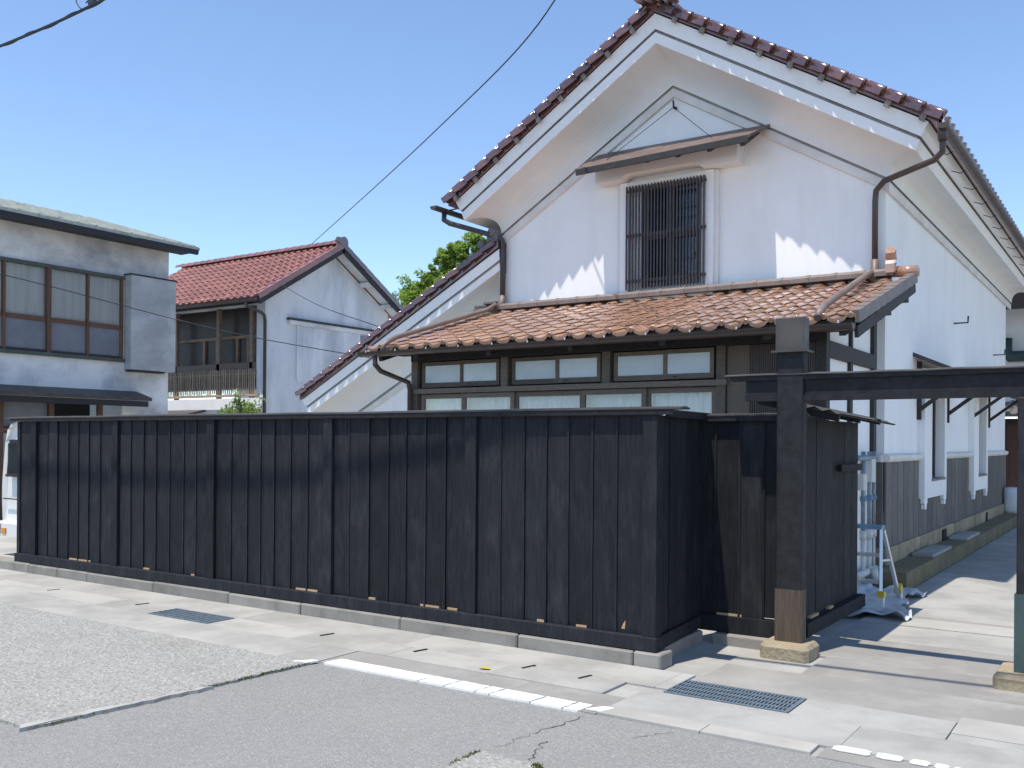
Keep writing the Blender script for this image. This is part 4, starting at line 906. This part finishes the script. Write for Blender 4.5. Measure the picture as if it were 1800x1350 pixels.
for i in range(62): inst('slat', sl_, (-19.78 - .078 * i, H2Y - .03 + rnd.uniform(-.004, .004), 2.84 + rnd.uniform(-.02, .02)), (0, rnd.uniform(-.012, .012), 0), h2)
part('slat_rail', B(-24.6, H2X - .2, H2Y - .055, H2Y - .021 + .021 - .002, 2.76, 2.83), BAMBOO, h2)
for z in (2.98, 3.38): part('slat_rail', B(-24.6, H2X - .3, H2Y - .018, H2Y - .002 + .02, z - .02, z + .02), BAMBOO, h2)
part('wall_band', B(-24.6, H2X - .05, H2Y - .06, H2Y - .001, 2.42, 2.72), PLASTER, h2)
part('lower_eave', MB().loft([[(x, H2Y - .9, 2.18), (x, H2Y - .9, 2.24), (x, H2Y - .001, 2.44), (x, H2Y - .001, 2.38)] for x in (-25, -21.8)], True, True, True), METALCAP, h2)
part('gable_ledge', B(H2X + .001, H2X + .12, 17.85, 21.3, 4.86, 4.92), IRON, h2); part('gable_ledge', B(H2X + .001, H2X + .09, 17.9, 21.25, 4.74, 4.858), DIRTY1, h2)
part('gable_panel', B(H2X + .001, H2X + .03, 18.2, 20.7, 3.2, 4.739), DIRTY2, h2); part('gable_window', B(H2X + .001, H2X + .035, 20.72, 21.2, 3.8, 4.7), CURTB, h2)

# ================================================================== TREES AND SHRUBS
def leaf_cloud(mb, c, r, n, size, R_, flat=.8):
    for _ in range(n):
        while True:
            q = Vector((R_.uniform(-1, 1), R_.uniform(-1, 1), R_.uniform(-1, 1)))
            if .25 < q.length < 1: break
        p = Vector(c) + Vector((q.x * r[0], q.y * r[1], q.z * r[2]))
        d = Vector((R_.gauss(0, 1), R_.gauss(0, 1), R_.gauss(-.35, .6))).normalized(); u = d.cross(Vector((R_.gauss(0, .5), R_.gauss(0, .5), 1))).normalized()
        s = size * R_.uniform(.6, 1.25); k = d.cross(u) * s * .12
        mb.add([tuple(p - d * s * .5), tuple(p + u * s * .24 + k), tuple(p + d * s * .5), tuple(p - u * s * .24 + k)], [(0, 1, 2, 3)])
tr_ = thing('leafy_tree', (-20.3, 26.2, 0), 'bright green leafy tree showing between the red roof and the white wing', 'tree')
R_ = random.Random(11); T0 = Vector((-20.3, 26.2, 0))
tk = MB(); tk.tube([T0, T0 + Vector((.1, 0, 2)), T0 + Vector((-.05, .1, 4)), T0 + Vector((.15, .05, 6))], [.20, .17, .13, .06], 10)
part('trunk', tk, BARK, tr_)
lm = MB(); cr = MB()
ends = [(-1.55, -.3, 6.6, .65), (-1.2, -.5, 5.9, .7), (-.8, -.2, 6.7, .55), (-.45, -.4, 6.2, .7), (.2, -.1, 7.6, .5), (-.05, -.3, 8.0, .34), (.1, .2, 8.4, .25), (.55, 0, 7.4, .6), (.95, .1, 7.9, .5), (1.1, .2, 8.45, .34), (1.3, -.1, 7.2, .6), (.5, -.3, 6.6, .75), (1.5, .3, 6.4, .75), (-1.75, 0, 5.4, .7), (-.4, .4, 5.5, .8), (.8, .3, 5.6, .8), (-1.85, .1, 6.95, .3), (1.7, .2, 8.0, .4), (1.9, .1, 7.0, .6), (0, 0, 7.0, .6), (-1.0, -.1, 7.15, .3), (-.6, -.2, 7.3, .35), (-1.5, .2, 6.1, .6), (.6, -.2, 8.1, .4), (.3, .1, 7.2, .6), (-.9, .3, 6.3, .6), (.9, -.2, 6.9, .6), (-.2, -.2, 6.6, .6)]
for x, y, z, r in ends:
    e = T0 + Vector((x, y, z)); s0 = T0 + Vector((.1, .05, max(2.5, z - 2.2)))
    lm.tube([s0, (s0 + e) / 2 + Vector((R_.uniform(-.15, .15), 0, .1)), e], [.05, .035, .01], 6)
    for q in range(int(12 + r * 22)):
        c_ = e + Vector((R_.gauss(0, r * .45), R_.gauss(0, r * .45), R_.gauss(0, r * .42)))
        leaf_cloud(cr, c_, (r * .40, r * .40, r * .32), 52, .17, R_)
part('limbs', lm, BARK, tr_); part('crown', cr, LEAF, tr_)
sh = thing('weedy_shrub', (-13.9, 11.7, 0), 'leafy weedy shrub peeping over the fence below the slatted balcony', 'shrub')
st = MB(); lv = MB()
for q in range(34):
    x = -14.55 + 1.0 * R_.random(); y = 11.35 + .6 * R_.random(); t_ = (x + 14.55); h = 1.98 + .40 * t_ * R_.uniform(.5, 1.1) + R_.uniform(-.15, .12)
    top = Vector((x + R_.uniform(-.15, .15), y, h)); st.tube([(x, y, 0), (x + .05, y, h * .6), top], [.012, .01, .004], 5)
    for k in range(6): leaf_cloud(lv, top + Vector((R_.gauss(0, .05), R_.gauss(0, .05), -.06 * k)), (.09, .09, .07), 9, .085, R_)
part('stems', st, BARK, sh); part('foliage', lv, LEAF2, sh)

# ================================================================== VAN at the left edge
van = thing('parked_van', (-12.5, 8.6, 0), 'small white van parked beyond the left end of the fence', 'van')
VXc, VY = -12.53, 6.98
def vring(y, k=1.0, zt=1.84, fr_=1.0):
    pr = [(.66, .30), (.715, .42), (.735, .72), (.735, .95), (.715, 1.15), (.655, 1.55), (.60, 1.72), (.50, zt - .04), (.3, zt), (0, zt + .01)]
    return [(VXc + x * k, y, .3 + (z - .3) * fr_) for x, z in pr] + [(VXc - x * k, y, .3 + (z - .3) * fr_) for x, z in pr[::-1][1:]]
bd = part('body', MB().loft([vring(VY + .06, .96), vring(VY, 1.0), vring(VY + .02), vring(VY + 2.6), vring(VY + 2.95, .98, fr_=.8), vring(VY + 3.25, .95, fr_=.5), vring(VY + 3.3, .9, fr_=.45)], True, True, True, True), VANW, van)
part('rear_window', MB().loft([[(VXc - .60, VY - .012, 1.10), (VXc + .60, VY - .012, 1.10), (VXc + .55, VY + .0, 1.58), (VXc - .55, VY + .0, 1.58)], [(VXc - .60, VY + .03, 1.10), (VXc + .60, VY + .03, 1.10), (VXc + .55, VY + .04, 1.58), (VXc - .55, VY + .04, 1.58)]], True, True, True), MATS['rubber'], van)
part('rear_glass', B(VXc - .56, VXc + .56, VY - .018, VY - .013, 1.14, 1.53), DGLASS, van)
part('window_moulding', B(VXc - .60, VXc + .60, VY - .03, VY - .006, 1.07, 1.10), RUBBER, van)
part('rear_bumper', B(VXc - .74, VXc + .74, VY - .09, VY + .3, .26, .46, c=.03), VANW, van)
part('hatch_crease', B(VXc - .70, VXc + .70, VY - .006, VY + .01, .755, .77), RUBBER, van)
for s in (-1, 1):
    part('tail_lamp', B(VXc + s * .66 - .06, VXc + s * .66 + .06, VY - .105, VY - .088, .29, .42), RED, van)
    part('turn_lamp', B(VXc + s * .50 - .05, VXc + s * .50 + .05, VY - .105, VY - .088, .29, .37), AMBER, van)
    for yw in (VY + .6, VY + 2.6):
        wh = part('wheel', MB().tube([(VXc + s * .58, yw, .27), (VXc + s * .72, yw, .27)], .27, 20), RUBBER, van)
        part('rim', MB().tube([(VXc + s * .721, yw, .27), (VXc + s * .727, yw, .27)], .17, 16), ALU, wh)
    part('side_window', MB().add([(VXc + s * .725, VY + .5, 1.12), (VXc + s * .725, VY + 2.3, 1.12), (VXc + s * .675, VY + 2.2, 1.52), (VXc + s * .675, VY + .55, 1.52)], [(0, 1, 2, 3)]), DGLASS, van)
part('windscreen', MB().add([(VXc - .62, VY + 2.99, 1.02), (VXc + .62, VY + 2.99, 1.02), (VXc + .55, VY + 2.72, 1.5), (VXc - .55, VY + 2.72, 1.5)], [(0, 1, 2, 3)]), DGLASS, van)

# ================================================================== RIGHT BACKGROUND
nb = thing('rear_house', (-1, 28, 0), 'white and brown house with dark eaves at the far end of the driveway', 'building')
part('upper_wall', B(-5, 4, 26.0, 26.2, 2.6, 5.0), PLASTER, nb); part('lower_wall', B(-5, -2.55, 26.01, 26.2, 0, 2.1), BROWNW, nb)
part('lower_wall', B(-1.4, 4, 26.01, 26.2, 0, 2.1), BROWNW, nb); part('doorway', B(-2.55, -1.4, 26.15, 26.2, 0, 2.1), DARK, nb)
for k in range(9): part('wall_batten', B(-4.9 + .28 * k, -4.86 + .28 * k, 25.985, 26.009, 0, 2.1), BROWNW, nb)
part('lintel', B(-5, 4, 25.9, 26.2, 2.101, 2.25), WOODD, nb)
part('upper_eave', MB().loft([[(x, 24.9, 4.78), (x, 24.9, 5.30), (x, 26.2, 5.9), (x, 26.2, 5.0)] for x in (-5, 4.5)], True, True, True), DARK, nb)
part('pent_roof', MB().loft([[(x, 25.0, 2.27), (x, 25.0, 2.33), (x, 26.0, 2.66), (x, 26.0, 2.58)] for x in (-5, 4.2)], True, True, True), TILE_G, nb)
gt = pantile('pent_tile', .27, .55, TILE_G, pan=.03, roll=.045, lip=.03)
for i in range(30): 
    for j in range(2): inst('pent_tile', gt, (-4.8 + .27 * i, 24.98 + .48 * j, 2.345 + .158 * j), Euler((.31, 0, 0)), nb)
part('wall_pipe', MB().tube([(-2.95, 25.85, 4.2), (-2.95, 25.85, 3.85), (-2.85, 25.8, 3.75), (0, 25.8, 3.75)], .14, 10), TEAL, nb)
bx_ = MB()
rings = []
for z, k in ((.206, .92), (.28, 1.0), (.45, .98), (.66, 1.0), (.72, .9), (.725, .3)):
    rings.append([(-2.36 + .19 * k * math.copysign(abs(math.cos(t)) ** .45, math.cos(t)) * R_.uniform(.94, 1.04), 22.2 + .40 * k * math.copysign(abs(math.sin(t)) ** .45, math.sin(t)) * R_.uniform(.95, 1.04), z) for t in [2 * math.pi * j / 18 for j in range(18)]])
tag(part('wrapped_box', bx_.loft(rings, True, True, True, True), BAG), 'white plastic wrapped box standing on the ledge at the far corner', 'box')

# ================================================================== WORK SITE BY THE GATE: sheet, step ladder, pipes
R2 = random.Random(5)
xs_ = [-2.80 + .88 * i / 34 for i in range(35)]; yg = [9.02 + 1.75 * j / 50 for j in range(51)]
ph = [(R2.uniform(4, 22), R2.uniform(4, 22), R2.uniform(0, 6)) for _ in range(9)]
def tz(x, y): 
    v = sum(abs(math.sin(a * x + b_ * y + c_)) for a, b_, c_ in ph) / 9
    return .012 + .085 * (v - .42) ** 1 * (1 if v > .42 else .15) * 2.0 + (.05 if x < -2.5 else 0)
tp = MB(); n = len(xs_)
def edge_x(x, y): return x + (.16 * math.sin(y * 2.2 + 1) + .05 * math.sin(y * 9)) * max(0, (x + 2.4)) * 1.6
tp.add([(edge_x(x, y), y + .06 * math.sin(x * 11) + .10 * (x + 2.3), tz(x, y)) for y in yg for x in xs_], [(j * n + i, j * n + i + 1, (j + 1) * n + i + 1, (j + 1) * n + i) for j in range(50) for i in range(34)], True)
tag(part('plastic_sheet', tp, TARP), 'crumpled pale plastic dust sheet spread on the ground behind the gate', 'sheet')
ld = thing('step_ladder', (-2.25, 9.6, .03), 'small aluminium step ladder standing on the dust sheet', 'ladder')
for x in (-2.10, -2.62):
    part('front_rail', MB().bar((x, 9.33, .05), (x + (.03 if x < -2.3 else -.03), 9.46, .80), .028, .05), ALU, ld)
    part('rear_rail', MB().bar((x, 10.12, .05), (x + (.03 if x < -2.3 else -.03), 9.54, .78), .028, .04), ALU, ld)
    part('front_foot', MB().bar((x, 9.325, .03), (x, 9.345, .16), .05, .07), BLUEP if x < -2.3 else WHITEP, ld); part('rear_foot', MB().bar((x, 10.14, .03), (x, 10.09, .13), .05, .07), WHITEP, ld)
    part('foot_sleeve', MB().bar((x, 9.345, .16), (x, 9.355, .215), .065, .085), YELL, ld); part('foot_sleeve', MB().bar((x, 10.09, .13), (x, 10.05, .18), .065, .085), YELL, ld)
part('top_step', B(-2.58, -2.12, 9.43, 9.57, .79, .825), BLUEP, ld)
for z, y in ((.30, 9.375), (.55, 9.415)): part('step', B(-2.58, -2.125, y - .05, y + .06, z - .015, z + .012), ALU, ld)
part('stay', MB().bar((-2.115, 9.40, .50), (-2.115, 9.78, .47), .012, .02), ALU, ld)
pp = thing('pipe_run', (-2.6, 10.9, 0), 'grey and white water pipes running down the wall beside the black fence', 'pipes')
for y, r in ((10.70, .024), (10.98, .028), (11.2, .015)):
    a_ = part('pipe', MB().tube([(-2.60, y, .62), (-2.60, y, 1.52)], r, 10), ZINC, pp); part('pipe', MB().tube([(-2.60, y, .06), (-2.60, y, .60)], r, 10), WHITEP, pp)
    part('collar', MB().tube([(-2.60, y, .56), (-2.60, y, .66)], r + .012, 10), WHITEP, pp); part('collar', MB().tube([(-2.60, y, .98), (-2.60, y, 1.03)], r + .012, 10), BLUEP, pp)
part('meter_box', B(-2.645, -2.575, 10.64, 10.78, 1.10, 1.28, c=.01), WHITEP, pp); part('meter_box', B(-2.655, -2.555, 10.92, 11.08, 1.18, 1.44, c=.01), WHITEP, pp)
part('cross_pipe', MB().tube([(-2.60, 10.4, 1.45), (-2.60, 11.28, 1.45)], .03, 8), ZINC, pp); part('cross_pipe', MB().tube([(-2.58, 10.3, .20), (-2.58, 11.2, .20)], .04, 8), WHITEP, pp)
part('valve', MB().tube([(-2.52, 10.85, .24), (-2.50, 10.85, .10)], .045, 10), WHITEP, pp)

# ================================================================== OVERHEAD CABLES
def sag(pts, n=8):
    P = [Vector(q) for q in pts]; out = []
    for i in range(len(P) - 1):
        p0 = P[max(i - 1, 0)]; p1, p2 = P[i], P[i + 1]; p3 = P[min(i + 2, len(P) - 1)]
        for k in range(n):
            t = k / n
            out.append(.5 * ((2 * p1) + (p2 - p0) * t + (2 * p0 - 5 * p1 + 4 * p2 - p3) * t * t + (3 * p1 - p0 - 3 * p2 + p3) * t ** 3))
    out.append(P[-1]); return out
cpts = [(-24, 4.9, 6.9), (-17, 4.93, 6.0), (-13.2, 4.95, 5.68), (-11.38, 4.97, 5.585), (-9.67, 4.98, 5.53), (-8.3, 4.98, 5.52), (-7.3, 4.98, 5.565), (-6.63, 4.98, 5.64), (-5.94, 4.98, 5.755), (-5.37, 4.98, 5.855), (-4.87, 4.98, 5.96), (-3.5, 4.98, 6.3), (0, 4.95, 7.2), (6, 4.9, 8.9)]
cb = thing('cable_bundle', (-9, 4.98, 5.5), 'thick dark overhead cable bundle crossing the upper left corner of the sky', 'cable')
path = [q + Vector((0, -.105, -.09)) for q in sag(cpts)]; part('cable', MB().tube(path, .013, 8), IRON, cb)
sp = []
for i in range(len(path) * 10):
    t = i / 10; k = min(int(t), len(path) - 2); q = path[k].lerp(path[k + 1], t - k); a = q.x * 9; sp.append(q + Vector((0, math.cos(a) * .013, math.sin(a) * .013)))
part('lashing', MB().tube(sp, .007, 5), IRON, cb)
for k_, (dt, dz) in enumerate(((.95, .028), (1.25, -.03), (1.6, .0))):  # unseen cables added along the sun direction to thicken the bundle's shadow
    off_ = -SUN * dt + Vector((0, 0, dz))
    tag(part('added_shadow_cable', MB().tube([q + off_ for q in path], .024, 8), IRON), ('lowest', 'middle', 'highest')[k_] + ' of three black cables added out of view to thicken the bundle shadow', 'cable', 'unseen cables added for their shadow')
part('clamp', MB().box(-7.90, -7.80, 4.88, 4.92, 5.475, 5.535, c=.01), GUTK, cb)
part('clamp_tail', MB().tube([(-7.95, 4.90, 5.51), (-7.8, 4.90, 5.56), (-7.7, 4.90, 5.7)], .006, 6), GUTK, cb)
part('drop_loop', MB().tube([Vector((-7.95 + .17 * math.sin(t), 4.90, 5.655 - .2 * math.cos(t))) for t in [-2.4 + 2.4 * i / 12 for i in range(13)]], .006, 5), IRON, cb)
tag(part('overhead_wire', MB().tube(sag([(-4.6, 11.0, 8.9), (-6.3, 10.23, 7.19), (-11.35, 14.05, 7.435), (-22.1, 21.3, 7.79)][0:0] + [(-5.0, 8.4, 7.6), (-6.3, 10.23, 7.19), (-11.35, 14.05, 7.435), (-22.1, 21.3, 7.79)], 12), .011, 6), IRON), 'single thin wire slanting across the open sky toward the red roof', 'wire')
tag(part('overhead_wire', MB().tube(sag([(-16.0, 6.0, 4.45), (-15.07, 7.93, 4.18), (-14.65, 10.62, 3.79), (-12.2, 10.5, 3.28), (-9.646, 10.6, 2.83)], 10), .008, 5), IRON), 'thin wire crossing in front of the left house windows', 'wire')
tag(part('overhead_wire', MB().tube(sag([(-18.25, 16.64, 5.51), (-13.8, 13.5, 4.3), (-9.48, 10.49, 3.29)], 10), .008, 5), IRON), 'thin wire running from the red roof down to the white wing', 'wire')
